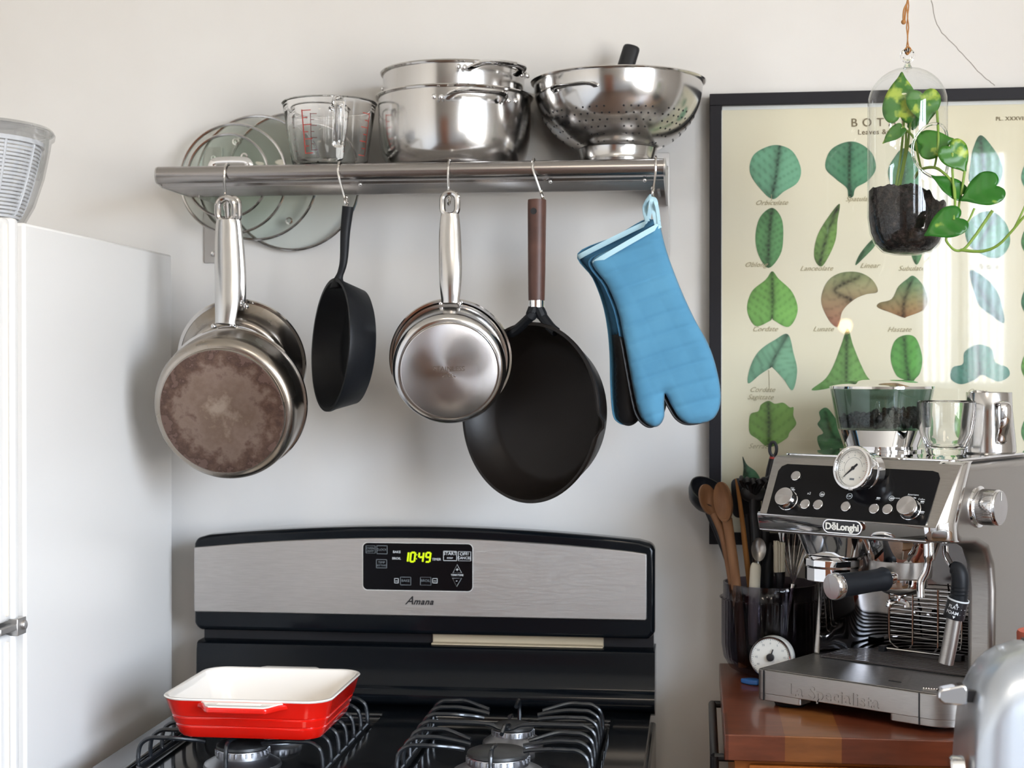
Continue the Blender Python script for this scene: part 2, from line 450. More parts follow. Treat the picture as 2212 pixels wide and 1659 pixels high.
def spun(name, col, rough=0.26):
    m, nt, b, out = newmat(name)
    b.inputs['Metallic'].default_value = 1.0; b.inputs['Roughness'].default_value = rough; b.inputs['Anisotropic'].default_value = 0.85
    b.inputs['Anisotropic Rotation'].default_value = 0.0
    tc = nt.nodes.new('ShaderNodeTexCoord'); nz = nt.nodes.new('ShaderNodeTexNoise'); nz.inputs['Scale'].default_value = 30; nz.inputs['Detail'].default_value = 6
    nt.links.new(tc.outputs['Object'], nz.inputs['Vector'])
    mx = nt.nodes.new('ShaderNodeMix'); mx.data_type = 'RGBA'
    mx.inputs['A'].default_value = col; mx.inputs['B'].default_value = tuple(c * 0.75 for c in col[:3]) + (1,)
    nt.links.new(nz.outputs['Fac'], mx.inputs['Factor']); nt.links.new(mx.outputs['Result'], b.inputs['Base Color'])
    tg = nt.nodes.new('ShaderNodeTangent'); tg.direction_type = 'RADIAL'; tg.axis = 'Z'
    nt.links.new(tg.outputs[0], b.inputs['Tangent'])
    return m
M['scorch'] = scorch('scorched_steel', 0.096)
M['spun'] = spun('spun_steel', (0.62, 0.60, 0.60, 1))

# butcher block: staggered staves of different wood tones
def block_mat(name, bw, rh, rot=(0, 0, 0)):
    m, nt, b, out = newmat(name)
    tc = nt.nodes.new('ShaderNodeTexCoord'); mp = nt.nodes.new('ShaderNodeMapping'); mp.inputs['Rotation'].default_value = rot
    nt.links.new(tc.outputs['Object'], mp.inputs[0])
    # one random tone per stave: staves rh wide, bw long, every second row shifted
    sx = nt.nodes.new('ShaderNodeSeparateXYZ'); nt.links.new(mp.outputs[0], sx.inputs[0])
    def mth(op, a_, b_=None, c_=None):
        n_ = nt.nodes.new('ShaderNodeMath'); n_.operation = op
        for i_, v_ in enumerate((a_, b_, c_)):
            if v_ is None: continue
            if isinstance(v_, (int, float)): n_.inputs[i_].default_value = v_
            else: nt.links.new(v_, n_.inputs[i_])
        return n_.outputs[0]
    row = mth('FLOOR', mth('DIVIDE', sx.outputs['Y'], rh))
    wn_ = nt.nodes.new('ShaderNodeTexWhiteNoise'); wn_.noise_dimensions = '1D'; nt.links.new(row, wn_.inputs['W'])
    col_ = mth('FLOOR', mth('ADD', mth('DIVIDE', sx.outputs['X'], bw), wn_.outputs['Value']))
    br = nt.nodes.new('ShaderNodeTexWhiteNoise'); br.noise_dimensions = '2D'
    cb = nt.nodes.new('ShaderNodeCombineXYZ'); nt.links.new(row, cb.inputs[0]); nt.links.new(col_, cb.inputs[1]); nt.links.new(cb.outputs[0], br.inputs['Vector'])
    rp = nt.nodes.new('ShaderNodeValToRGB'); el = rp.color_ramp.elements
    el[0].color = rgb(80, 38, 24); el[1].color = rgb(150, 92, 46)
    q = el.new(0.35); q.color = rgb(116, 58, 36)
    q = el.new(0.7); q.color = rgb(126, 68, 44)
    nt.links.new(br.outputs['Value'], rp.inputs[0])
    nz = nt.nodes.new('ShaderNodeTexNoise'); nz.inputs['Scale'].default_value = 30; nz.inputs['Detail'].default_value = 6
    m2 = nt.nodes.new('ShaderNodeMapping'); m2.inputs['Scale'].default_value = (0.6, 6, 3)
    nt.links.new(tc.outputs['Object'], m2.inputs[0]); nt.links.new(m2.outputs[0], nz.inputs['Vector'])
    mx = nt.nodes.new('ShaderNodeMix'); mx.data_type = 'RGBA'; mx.blend_type = 'MULTIPLY'; mx.inputs['Factor'].default_value = 0.55
    r2 = nt.nodes.new('ShaderNodeMapRange'); r2.inputs['From Min'].default_value = 0.3; r2.inputs['From Max'].default_value = 0.7
    r2.inputs['To Min'].default_value = 0.45; r2.inputs['To Max'].default_value = 1.15
    nt.links.new(nz.outputs['Fac'], r2.inputs['Value']); nt.links.new(rp.outputs[0], mx.inputs['A']); nt.links.new(r2.outputs[0], mx.inputs['B'])
    nt.links.new(mx.outputs['Result'], b.inputs['Base Color'])
    b.inputs['Roughness'].default_value = 0.34
    b.inputs['Coat Weight'].default_value = 0.25
    return m
M['block'] = block_mat('butcher_block', 0.26, 0.072, (0, 0, R(90)))

# variegated pothos leaf
def leaf_mat(name, g1, g2, amount):
    m, nt, b, out = newmat(name)
    tc = nt.nodes.new('ShaderNodeTexCoord'); nz = nt.nodes.new('ShaderNodeTexNoise'); nz.inputs['Scale'].default_value = 38; nz.inputs['Detail'].default_value = 3
    nt.links.new(tc.outputs['Object'], nz.inputs['Vector'])
    rp = nt.nodes.new('ShaderNodeValToRGB'); el = rp.color_ramp.elements
    el[0].position = 0.0; el[0].color = g1
    el[1].position = 1.0; el[1].color = rgb(206, 214, 96)
    q = el.new(1 - amount - 0.08); q.color = g2
    q = el.new(1 - amount); q.color = rgb(176, 196, 74)
    nt.links.new(nz.outputs['Fac'], rp.inputs[0]); nt.links.new(rp.outputs[0], b.inputs['Base Color'])
    b.inputs['Roughness'].default_value = 0.32
    tl = nt.nodes.new('ShaderNodeBsdfTranslucent'); ms = nt.nodes.new('ShaderNodeMixShader'); ms.inputs[0].default_value = 0.25
    nt.links.new(rp.outputs[0], tl.inputs[0]); nt.links.new(b.outputs[0], ms.inputs[1]); nt.links.new(tl.outputs[0], ms.inputs[2])
    nt.links.new(ms.outputs[0], out.inputs[0])
    return m
M['leafv'] = leaf_mat('pothos_leaf_variegated', rgb(44, 98, 30), rgb(66, 126, 38), 0.36)
M['leafg'] = leaf_mat('pothos_leaf_green', rgb(28, 92, 22), rgb(46, 116, 30), 0.24)

def sheer():
    m, nt, b, out = newmat('sheer_curtain')
    nt.nodes.remove(b)
    a, c_, d = nt.nodes.new('ShaderNodeBsdfTranslucent'), nt.nodes.new('ShaderNodeBsdfDiffuse'), nt.nodes.new('ShaderNodeMixShader')
    a.inputs[0].default_value = (0.92, 0.93, 0.92, 1); c_.inputs[0].default_value = (0.7, 0.7, 0.68, 1); d.inputs[0].default_value = 0.4
    nt.links.new(a.outputs[0], d.inputs[1]); nt.links.new(c_.outputs[0], d.inputs[2])
    tr = nt.nodes.new('ShaderNodeBsdfTransparent'); m3 = nt.nodes.new('ShaderNodeMixShader'); m3.inputs[0].default_value = 0.30   # open weave, denser in the folds
    tc = nt.nodes.new('ShaderNodeTexCoord'); wv = nt.nodes.new('ShaderNodeTexWave'); wv.inputs['Scale'].default_value = 9.0; wv.inputs['Distortion'].default_value = 1.5
    mr = nt.nodes.new('ShaderNodeMapRange'); mr.inputs['To Min'].default_value = 0.22; mr.inputs['To Max'].default_value = 0.85
    nt.links.new(tc.outputs['Object'], wv.inputs['Vector']); nt.links.new(wv.outputs['Fac'], mr.inputs['Value']); nt.links.new(mr.outputs[0], m3.inputs[0])
    nt.links.new(d.outputs[0], m3.inputs[1]); nt.links.new(tr.outputs[0], m3.inputs[2]); nt.links.new(m3.outputs[0], out.inputs[0])
    return m
M['sheer'] = sheer()
# ------------------------------------------------------------------ room
def struct(name, mb, mat, parent=None, **k):
    return obj(name, mb, mat, parent, kind='structure', **k)
T_ = 0.12
struct('wall_back', MB().bx(RX0 - T_, RX1 + T_, 0, T_, -0.05, RZ1 + 0.05), M['wall'])
struct('wall_left', MB().bx(RX0 - T_, RX0, RY0, 0, 0, RZ1), M['wall'])
y0, y1, z0, z1 = WIN_R
struct('wall_right', MB().bx(RX1, RX1 + T_, RY0, y0, 0, RZ1).bx(RX1, RX1 + T_, y1, 0, 0, RZ1).bx(RX1, RX1 + T_, y0, y1, 0, z0)
       .bx(RX1, RX1 + T_, y0, y1, z1, RZ1), M['wall'])
a0, a1, c0, c1 = WIN_B
DX0, DX1 = -1.25, -0.40
struct('wall_front', MB().bx(RX0 - T_, a0, RY0 - T_, RY0, 0, RZ1).bx(a1, RX1 + T_, RY0 - T_, RY0, 0, RZ1)
       .bx(a0, a1, RY0 - T_, RY0, 0, c0).bx(a0, a1, RY0 - T_, RY0, c1, RZ1), M['wall_dark'])
struct('floor', MB().bx(RX0 - T_, RX1 + T_, RY0 - T_, T_, -0.1, 0), M['floor'])
struct('ceiling', MB().bx(RX0 - T_, RX1 + T_, RY0 - T_, T_, RZ1, RZ1 + 0.1), M['ceiling'])
def window(name, horiz, p0, p1, z0, z1, pos, mull, rails):
    b = MB(); w = 0.035
    def B(a, b_, c, d):
        if horiz: b.bx(a, b_, pos - 0.03, pos + 0.02, c, d)
        else: b.bx(pos - 0.02, pos + 0.03, a, b_, c, d)
    B(p0, p0 + w, z0, z1); B(p1 - w, p1, z0, z1); B(p0, p1, z0, z0 + w); B(p0, p1, z1 - w, z1)
    for t in mull: B(t - w * 0.7, t + w * 0.7, z0, z1)
    for t in rails: B(p0, p1, t - w * 0.5, t + w * 0.5)
    return struct(name, b, M['trimwhite'], bev=0.003)
window('window_1', False, y0, y1, z0, z1, RX1 + 0.05, [y0 + (y1 - y0) / 3, y0 + 2 * (y1 - y0) / 3], [z0 + 0.72])
window('window_2', True, a0, a1, c0, c1, RY0 - 0.06, [a0 + 0.178, a0 + 0.202], [])
# sheer pleated curtains in front of the narrow window
def curtain(xa, xb, label):
    n = 90; vs_, fs_ = [], []
    for i in range(n + 1):
        x = xa + (xb - xa) * i / n
        y = RY0 + 0.045 + 0.014 * sin(i * .62) + .006 * sin(i * 1.7)
        vs_ += [(x, y, c0 - .02), (x, y, c1 + .06)]
        if i: fs_.append((2 * i - 2, 2 * i, 2 * i + 1, 2 * i - 1))
    o = obj('curtain', MB().add(vs_, fs_), M['sheer'], sharp=180)
    tag(o, label, 'curtain')
curtain(a0 + .015, a0 + .165, 'narrow white sheer curtain left of the window gap, mirrored in the picture glass')
curtain(a0 + .215, a1 + .01, 'wider white sheer curtain, the right one mirrored in the picture glass')
d = MB().bx(DX0, DX1, RY0, RY0 + 0.03, 0, 2.03)  # unseen door added behind the camera for dark contrast in reflections
dr = struct('added_door', d, M['doorwood'], bev=0.004)

# hairline crack in the plaster above the picture
cr = cat_([W(2012, 0, -0.0006), W(2030, 62, -0.0006), W(2072, 108, -0.0006), W(2120, 160, -0.0006), W(2148, 184, -0.0006)], 6)
cr = [p + Vector((random.uniform(-1, 1) * .0012, 0, random.uniform(-1, 1) * .0008)) for p in cr]
struct('wall_crack', MB().tube(cr, 0.00045, 4), P('crack_shade', rgb(160, 152, 144), 0.9))

# ------------------------------------------------------------------ fridge
FX = -0.868
FZ = 1.637; FB, FF = -0.045, -0.604
t = thing('refrigerator', 'tall white refrigerator standing at the left edge beside the stove', 'refrigerator', (FX - 0.34, (FB + FF) / 2, 0))
def L(t_, b):                                           # shift a mesh from world to a thing's place
    o = t_.location
    b.v = [(p[0] - o.x, p[1] - o.y, p[2] - o.z) for p in b.v]
    return b
obj('body', L(t, MB().bx(FX - 0.68, FX, FF, FB, 0.04, FZ)), M['fridge'], t, bev=0.004)
sp = 1.117
dz1, dz0 = FZ - 0.002, 0.10
obj('gasket', L(t, MB().bx(FX - 0.67, FX - 0.012, FF - 0.014, FF, dz0, dz1 - 0.01)), M['gasket'], t)
for (z_a, z_b) in ((sp + 0.006, dz1 + 0.006), (dz0, sp - 0.006)):
    b = MB().bx(FX - 0.68, FX - 0.002, FF - 0.030, FF - 0.012, z_a, z_b).bx(FX - 0.68, FX - 0.004, FF - 0.068, FF - 0.032, z_a + 0.002, z_b - 0.002)
    dd = obj('door', L(t, b), M['fridge'], t, bev=0.006, seg=3)
    b = MB().bx(FX - 0.0135, FX - 0.0005, FF - 0.050, FF - 0.044, z_a + 0.01, z_b - 0.01)
    obj('edge_strip', L(t, b), M['fridge_trim'], dd, bev=0.002)
b = MB().bx(FX - 0.05, FX + 0.002, FF - 0.075, FF - 0.005, sp - 0.004, sp + 0.004).bx(FX - 0.03, FX + 0.003, FF - 0.030, FF - 0.004, sp - 0.012, sp + 0.010)
b.lathe([(0, 0), (0.006, 0), (0.006, 0.004), (0, 0.005)], 16, Matrix.Translation((FX + 0.002, FF - 0.012, sp)) @ Matrix.Rotation(R(90), 4, 'Y'))
obj('hinge', L(t, b), M['bracket'], t, bev=0.001)

# salad spinner on the fridge
c = Vector((-1.018, -0.485, FZ + 0.001)); sr = 0.128
t = thing('salad_spinner', 'clear plastic salad spinner bowl standing on top of the white refrigerator', 'salad spinner', c)
prof = [(0.0, 0.002), (0.072, 0.002), (0.085, 0.006), (0.101, 0.035), (0.114, 0.075), (0.122, 0.115), (0.124, 0.128), (0.128, 0.130), (0.129, 0.136), (0.126, 0.139),
        (0.121, 0.136), (0.119, 0.115), (0.111, 0.075), (0.098, 0.036), (0.082, 0.008), (0.0, 0.006)]
obj('bowl', MB().lathe(prof, 72), M['plastic_clear'], t)
b = MB(); n = 72; rows = 22
rr = lambda z: 0.074 + 0.036 * ((z - 0.014) / 0.106) ** 0.6
for i in range(n):                                     # slotted basket: ribs and hoops
    if i % 6 == 0:
        pts = [(rr(z) * cos(2 * PI * i / n), rr(z) * sin(2 * PI * i / n), z) for z in [0.014 + 0.106 * k / 10 for k in range(11)]]
        b.tube(pts, 0.0022, 6)
for k in range(rows):
    z = 0.014 + 0.106 * k / (rows - 1)
    b.lathe([(rr(z) - 0.001, z - 0.0016), (rr(z) + 0.0006, z - 0.0016), (rr(z) + 0.0006, z + 0.0016), (rr(z) - 0.001, z + 0.0016)], n, close=True)
b.lathe([(0, 0.012), (0.074, 0.012), (0.074, 0.015), (0, 0.015)], n)
b.lathe([(0.106, 0.118), (0.114, 0.118), (0.114, 0.124), (0.106, 0.124)], n, close=True)
obj('basket', b, M['basket'], t)
b = MB().lathe([(0, 0.1405), (0.10, 0.1405), (0.124, 0.140), (0.126, 0.1375), (0.1275, 0.1375), (0.1275, 0.1395), (0.124, 0.143), (0.10, 0.1445), (0, 0.1455)], 72)
obj('lid', b, M['plastic_clear'], t)
# ------------------------------------------------------------------ gas range
GX0, GX1 = -0.8125, -0.068
GC = (GX0 + GX1) / 2
CT = 0.910
t = thing('gas_range', 'black and stainless gas range with a digital clock on its back panel', 'stove', (GC, -0.35, 0))
G = t
# body under the cooktop
obj('body', L(t, MB().bx(GX0, GX1, -0.64, -0.03, 0.05, CT - 0.03)), M['black_enamel'], t, bev=0.004)
# cooktop with two recessed wells
cx0, cx1, cy0, cy1 = GX0 + 0.001, GX1 - 0.006, -0.665, -0.078
wells = [(-0.765, -0.491, -0.525, -0.150), (-0.408, -0.134, -0.525, -0.150)]
b = MB(); dep = 0.012
b.cm = 0
xs = [cx0, wells[0][0], wells[0][1], wells[1][0], wells[1][1], cx1]
ys = [cy0, wells[0][2], wells[0][3], cy1]
# top sheet as a grid without the well cells, then the wells' walls and floors
for i in range(5):
    for j in range(3):
        xa, xb, ya, yb = xs[i], xs[i + 1], ys[j], ys[j + 1]
        z = CT - dep if (i in (1, 3) and j == 1) else CT
        b.add([(xa, ya, z), (xb, ya, z), (xb, yb, z), (xa, yb, z)], [(0, 1, 2, 3)])
for (xa, xb, ya, yb) in wells:
    for (p, q) in (((xa, ya), (xb, ya)), ((xb, ya), (xb, yb)), ((xb, yb), (xa, yb)), ((xa, yb), (xa, ya))):
        b.add([(p[0], p[1], CT), (q[0], q[1], CT), (q[0], q[1], CT - dep), (p[0], p[1], CT - dep)], [(0, 1, 2, 3)])
per = [(cx0, cy0), (cx1, cy0), (cx1, cy1), (cx0, cy1)]
for i in range(4):
    p, q = per[i], per[(i + 1) % 4]
    b.add([(p[0], p[1], CT), (q[0], q[1], CT), (q[0], q[1], CT - 0.032), (p[0], p[1], CT - 0.032)], [(0, 1, 2, 3)])
b.add([(cx0, cy0, CT - 0.032), (cx1, cy0, CT - 0.032), (cx1, cy1, CT - 0.032), (cx0, cy1, CT - 0.032)], [(0, 1, 2, 3)])
obj('cooktop', L(t, b), M['cooktop'], t, bev=0.006, seg=3)

# backguard: lower panel with a rolled ridge, slot, upper console with an arched top
prof = [(-0.075, CT - 0.01), (-0.102, CT + 0.001), (-0.112, CT + 0.008), (-0.115, CT + 0.016), (-0.112, CT + 0.025), (-0.104, CT + 0.032), (-0.101, 0.945), (-0.100, 0.993),
        (-0.097, 1.003), (-0.090, 1.006), (-0.03, 1.006), (-0.03, CT - 0.01)]
Mx = Matrix(((0, 0, 1, 0), (1, 0, 0, 0), (0, 1, 0, 0), (0, 0, 0, 1)))    # (y, z, x) prism -> world
obj('lower_panel', L(t, MB().prism(prof, GX0 + 0.004, GX1, Mx)), M['black_enamel'], t, sharp=50)
# upper console
def arch(x, z_end, rise):
    u = (x - GC) / ((GX1 - GX0) / 2)
    return z_end + rise * (1 - u * u)
def console(x0, x1, zb, ze, rise, ya, yb, rr=0.02):
    n = 30; top = []
    for i in range(n + 1):
        x = x1 - (x1 - x0) * i / n
        top.append((x, arch(x, ze, rise)))
    poly = [(x0 + rr * 0.6, zb), (x1 - rr * 0.6, zb), (x1 - rr * 0.18, zb + rr * 0.18), (x1, zb + rr * 0.6)]
    te = arch(x1, ze, rise)
    poly += [(x1, te - rr * 0.6), (x1 - rr * 0.2, te - rr * 0.15)] + top[1:-1] + [(x0 + rr * 0.2, te - rr * 0.15), (x0, te - rr * 0.6), (x0, zb + rr * 0.6), (x0 + rr * 0.18, zb + rr * 0.18)]
    My = Matrix(((1, 0, 0, 0), (0, 0, -1, 0), (0, 1, 0, 0), (0, 0, 0, 1)))   # prism z -> -y
    return MB().prism(poly, -yb, -ya, My)
con = obj('control_console', L(t, console(GX0, GX1, 1.0245, 1.1765, 0.020, -0.100, -0.062, 0.020)), M['black_enamel'], t, bev=0.007, seg=4)
b = console(GX0 + 0.0015, GX1 - 0.0125, 1.0548, 1.1585, 0.0205, -0.1045, -0.098, 0.005)
obj('steel_fascia', L(t, b), M['fascia'], con, bev=0.0015)
# slot behind the console: back plate, divider and a pale metal strip on the right
b = MB().bx(GX0 + 0.006, GX1 - 0.003, -0.066, -0.04, 0.998, 1.034)
vp = obj('vent_slot', L(t, b), M['black_plastic'], t)
obj('vent_liner', L(t, MB().bx(-0.425, -0.150, -0.072, -0.0665, 1.0065, 1.0245).bx(-0.425, -0.150, -0.088, -0.0665, 1.0065, 1.009)), M['beige'], vp, bev=0.002, label='beige metal strip inside the vent slot')

# clock and touch panel
PYc = -0.1050
pa, pb = W(785, 1172, PYc), W(1021, 1277, PYc)
px0, px1, pz1, pz0 = pa.x, pb.x, pa.z, pb.z
My = Matrix(((1, 0, 0, 0), (0, 0, -1, 0), (0, 1, 0, 0), (0, 0, 0, 1)))
bz = obj('clock_bezel', L(t, MB().prism(rrect(px0 - 0.0014, px1 + 0.0006, pz0 - 0.0012, pz1 + 0.0006, 0.008), 0.104, 0.1066, My)), M['trimwhite'], con, label='thin white rim of the clock panel')
cp = obj('clock_panel', L(t, MB().prism(rrect(px0, px1, pz0, pz1, 0.0075), 0.1045, 0.1074, My)), M['gloss_black'], con)
Yf = -0.1076
def flat(u, v):                                       # frame for lettering on the console, facing the room
    p = W(u, v, Yf); return Matrix.Translation(p) @ Matrix.Rotation(R(90), 4, 'X')
mm = px(1, Yf)
b = MB()
# seven-segment digits 10:49
seg = {'1': 'bc', '0': 'abcdef', '4': 'fgbc', '9': 'abcdfg'}
def digit(b, ch, ox, oz, w, h, th, sl=0.12):
    def q(x, z): return (ox + x + z * sl, Yf - 0.0002, oz + z)
    S = {'a': ((0, h), (w, h)), 'g': ((0, h / 2), (w, h / 2)), 'd': ((0, 0), (w, 0)), 'f': ((0, h / 2), (0, h)), 'b': ((w, h / 2), (w, h)), 'e': ((0, 0), (0, h / 2)), 'c': ((w, 0), (w, h / 2))}
    for s_ in seg[ch]:
        (xa, za), (xb, zb) = S[s_]
        if za == zb: pts = [(xa + th * .2, za - th / 2), (xb - th * .2, za - th / 2), (xb - th * .2, za + th / 2), (xa + th * .2, za + th / 2)]
        else: pts = [(xa - th / 2, za), (xa + th / 2, za), (xa + th / 2, zb), (xa - th / 2, zb)]
        b.add([q(*p) for p in pts], [(0, 1, 2, 3)])
d0 = W(879, 1213, Yf)
w_, h_, th = 9.5 * mm, 20 * mm, 4.0 * mm
for ch, ox in (('1', -8), ('0', 7), ('4', 25.5), ('9', 41)):
    digit(b, ch, d0.x + ox * mm, d0.z, w_, h_, th)
for dz in (5, 14):
    b.add([(d0.x + (19.5 + dz * .12 + i) * mm, Yf - .0002, d0.z + (dz + j) * mm) for i, j in ((0, 0), (2, 0), (2, 2.5), (0, 2.5))], [(0, 1, 2, 3)])
obj('clock_digits', L(t, b), M['display'], cp, label='glowing green digits reading 10:49')
def rectline(b, u0, v0, u1, v1, w=1.2, y=None):
    y = Yf if y is None else y
    a, c_ = W(u0, v0, y), W(u1, v1, y)
    w = w * mm
    for (xa, xb, za, zb) in ((a.x, c_.x, a.z - w, a.z), (a.x, c_.x, c_.z, c_.z + w), (a.x, a.x + w, c_.z, a.z), (c_.x - w, c_.x, c_.z, a.z)):
        b.add([(xa, y, za), (xb, y, za), (xb, y, zb), (xa, y, zb)], [(0, 1, 2, 3)])
S_ = 9.0 * mm * 1.15
def key(name, mat, texts, rect=None, tri=None, extra=None):
    b = MB()
    for (tx, u, v, s_) in texts: b.text(tx, S_ * s_, flat(u, v), 0.0001, bold=0.00005 if mat == 'white_ink' else 0)
    if rect: rectline(b, *rect)
    if tri: b.tube([W(*q_, Yf) for q_ in tri], 0.0006, 4, closed=True)
    if extra: rectline(b, extra[0] + 2, extra[1] + 5, extra[2] - 2, extra[1] + 7)
    obj(name, L(t, b), M[mat], cp)
key('start_key', 'white_ink', [('START', 972, 1196, .95), ('enter', 972, 1205, .6)], (957.5, 1190, 987, 1212))
key('cancel_key', 'white_ink', [('OFF/', 1003, 1197, .95), ('CANCEL', 1003, 1205.5, .76)], (989.5, 1190.5, 1017.5, 1212.5))
key('oven_light_key', 'grey_ink', [('OVEN', 800, 1184.5, .62), ('LIGHT', 799, 1190.5, .62)], (790, 1178, 811, 1196))
key('clock_key', 'grey_ink', [('CLOCK', 824.5, 1187.5, .65)], (813.5, 1178, 837, 1197))
key('temp_setting_key', 'grey_ink', [('TEMP', 824, 1215, .62), ('SETTING', 824, 1221.5, .55)], (812.5, 1208, 836, 1227.5))
key('bake_key', 'grey_ink', [('BAKE', 876, 1254.5, .75)], (864.5, 1246, 888, 1264.5))
key('broil_key', 'grey_ink', [('BROIL', 919, 1254.5, .75)], (907.5, 1246, 931.5, 1265))
key('oven_icon', 'white_ink', [], (851.5, 1249, 861, 1260), extra=(851.5, 1249, 861, 1260))
key('oven_icon', 'white_ink', [], (934, 1249, 945, 1260), extra=(934, 1249, 945, 1260))
key('bake_light', 'white_ink', [('BAKE', 857, 1192.5, .7)]); key('broil_light', 'white_ink', [('BROIL', 856.5, 1206.5, .7)]); key('timer_light', 'white_ink', [('TIMER', 943, 1208.5, .7)])
key('up_key', 'white_ink', [('+', 987.5, 1231, 1.2)], tri=((987.5, 1219.5), (978.5, 1237.5), (997, 1237.5)))
key('down_key', 'white_ink', [('-', 986.5, 1254, 1.2)], tri=((986.5, 1267), (977.5, 1249), (997, 1249)))
key('temp_time_label', 'white_ink', [('TEMP/TIME', 987.5, 1242.5, .56)])
b = MB().text('A', 26 * mm, flat(883, 1306) @ Matrix.Translation((0, 0, -0.0028)), 0.0004, shear=0.45, align='CENTER', yalign='BOTTOM_BASELINE', bold=0.0002)
b.text('mana', 19 * mm, flat(892, 1306) @ Matrix.Translation((0, 0, -0.0028)), 0.0004, shear=0.4, align='LEFT', yalign='BOTTOM_BASELINE', bold=0.0004, sp=1.12)
obj('brand_lettering', L(t, b), M['black_plastic'], con)

# burners
def burner(x, y, r, h):
    z = CT - dep
    b = MB().lathe([(0, z), (r * 1.5, z), (r * 1.46, z + 0.004), (r * 1.22, z + 0.009), (r, z + 0.013), (r, z + h - 0.004), (r * .96, z + h), (0, z + h)], 56)
    for i in range(28):
        a = 2 * PI * i / 28
        b.box((0, 0, 0), (0.004, 0.0028, 0.006), Matrix.Translation((0, 0, 0)) @ Matrix.Rotation(a, 4, 'Z') @ Matrix.Translation((r * 1.0, 0, z + h - 0.004)))
    b.v = [(p[0] + x, p[1] + y, p[2]) for p in b.v]
    o = obj('burner', L(t, b), M['burner'], t)
    c_ = MB().lathe([(0, z + h + .0005), (r * 0.92, z + h + .0005), (r * 1.02, z + h + 0.002), (r * 1.0, z + h + 0.0055), (r * .9, z + h + 0.0075), (0, z + h + 0.009)], 56)
    c_.v = [(p[0] + x, p[1] + y, p[2]) for p in c_.v]
    obj('burner_cap', L(t, c_), M['burnercap'], o, label='black burner cap')
yb_, yf_ = -0.272, -0.440
GXL, GXR = -0.628, -0.2705
burner(GXR, yb_, 0.030, 0.021); burner(GXR, yf_, 0.042, 0.024)
burner(GXL, yb_, 0.036, 0.021); burner(GXL, yf_, 0.036, 0.024)

# grates
def make_grate(cx, label):
    hw = 0.128
    g = thing('burner_grate', label, 'burner grate', (cx, -0.345, CT - dep), group='wire grates of the gas range')
    b = MB()
    zt, zb = 0.048, 0.008
    ys = [0.125 - 0.0465 * k for k in range(7)]
    fr = rrect(-hw, hw, -0.172, 0.155, 0.02, 5)
    b.tube([(p[0], p[1], zb) for p in fr], 0.0036, 8, closed=True)
    obj('frame', b, M['grate'], g)
    for sx_ in (-1, 1):
        for k, y in enumerate(ys):
            inner = {0: (0.040, -0.018), 1: (0.036, 0.0), 2: (0.040, 0.018), 3: (0.0, 0.0), 4: (0.040, -0.018), 5: (0.036, 0), 6: (0.040, 0.018)}[k]
            xe, dy = inner
            if k == 3 and sx_ == -1: continue
            pts = [(hw * sx_, y, zb), (hw * sx_, y, zb + 0.018), ((hw - 0.004) * sx_, y, zt - 0.008), ((hw - 0.016) * sx_, y, zt), ((hw - 0.03) * sx_, y, zt + .001)]
            if k == 3:
                pts += [(0.03, y, zt), (0.01, y, zt - 0.006), (0, y, zt - 0.008), (-0.01, y, zt - 0.006), (-0.03, y, zt)] + [(-p[0], p[1], p[2]) for p in reversed(pts)]
            else:
                pts += [(0.078 * sx_, y, zt + .001), ((xe + 0.012) * sx_, y + dy * 0.75, zt - 0.004), (xe * sx_, y + dy, zt - 0.007)]
            w = MB().tube(cat_(pts, 5), 0.0031, 8)
            obj('finger', w, M['grate'], g)
    for pts in ([(0, 0.155, zb), (0, 0.153, zt - .01), (0, 0.143, zt), (0, 0.112, zt - 0.003)],
                [(0, 0.030, zt - 0.012), (0, 0.0, zt - .006), (0, -0.028, zt), (0, -0.058, zt - 0.004)],
                [(0, 0.058, zt - 0.004), (0, 0.030, zt)],
                [(0, -0.172, zb), (0, -0.170, zt - .01), (0, -0.158, zt), (0, -0.125, zt - 0.003)]):
        obj('finger', MB().tube(cat_(pts, 5), 0.0031, 8), M['grate'], g)
    return g
make_grate(GXL, 'black wire burner grate carrying the red baking dish')
make_grate(GXR, 'black wire burner grate with nothing on it, right half of the stove')

# ------------------------------------------------------------------ red baking dish
dzb = CT - dep + 0.048 + 0.0046
t = thing('baking_dish', 'square red stoneware baking dish with a cream inside, on the left grate', 'baking dish', (-0.603, -0.414, dzb))
hx, hy, H = 0.118, 0.113, 0.056
def ring(hx, hy, r, n=6): return rrect(-hx, hx, -hy, hy, r, n)
levels = []                                           # outside, bottom to rim, then down the inside
for (ins, z, r) in ((0.030, 0.0, 0.02), (0.020, 0.001, 0.028), (0.0165, 0.006, 0.03), (0.0135, 0.015, 0.032), (0.0145, 0.0165, 0.032), (0.0145, 0.0175, .032), (0.012, 0.019, 0.032), (0.0095, 0.0275, 0.033), (0.0105, 0.029, 0.033),
                    (0.0105, 0.030, .033), (0.008, 0.0315, 0.033), (0.003, 0.050, 0.034), (0.0015, 0.0535, 0.034)):
    levels.append((ring(hx - ins, hy - ins, r), z))
def skin(levels, cap0=True, cap1=False):
    b = MB(); n = len(levels[0][0]); vs_ = [(p[0], p[1], z) for ring_, z in levels for p in ring_]; fs_ = []
    for k in range(len(levels) - 1):
        for i in range(n): fs_.append((k * n + i, k * n + (i + 1) % n, (k + 1) * n + (i + 1) % n, (k + 1) * n + i))
    if cap0: fs_.append(tuple(range(n)))
    if cap1: fs_.append(tuple(range((len(levels) - 1) * n, len(levels) * n)))
    return b.add(vs_, fs_)
dish = obj('dish_body', skin(levels), M['red'], t, label='red glazed outside')
lv = []
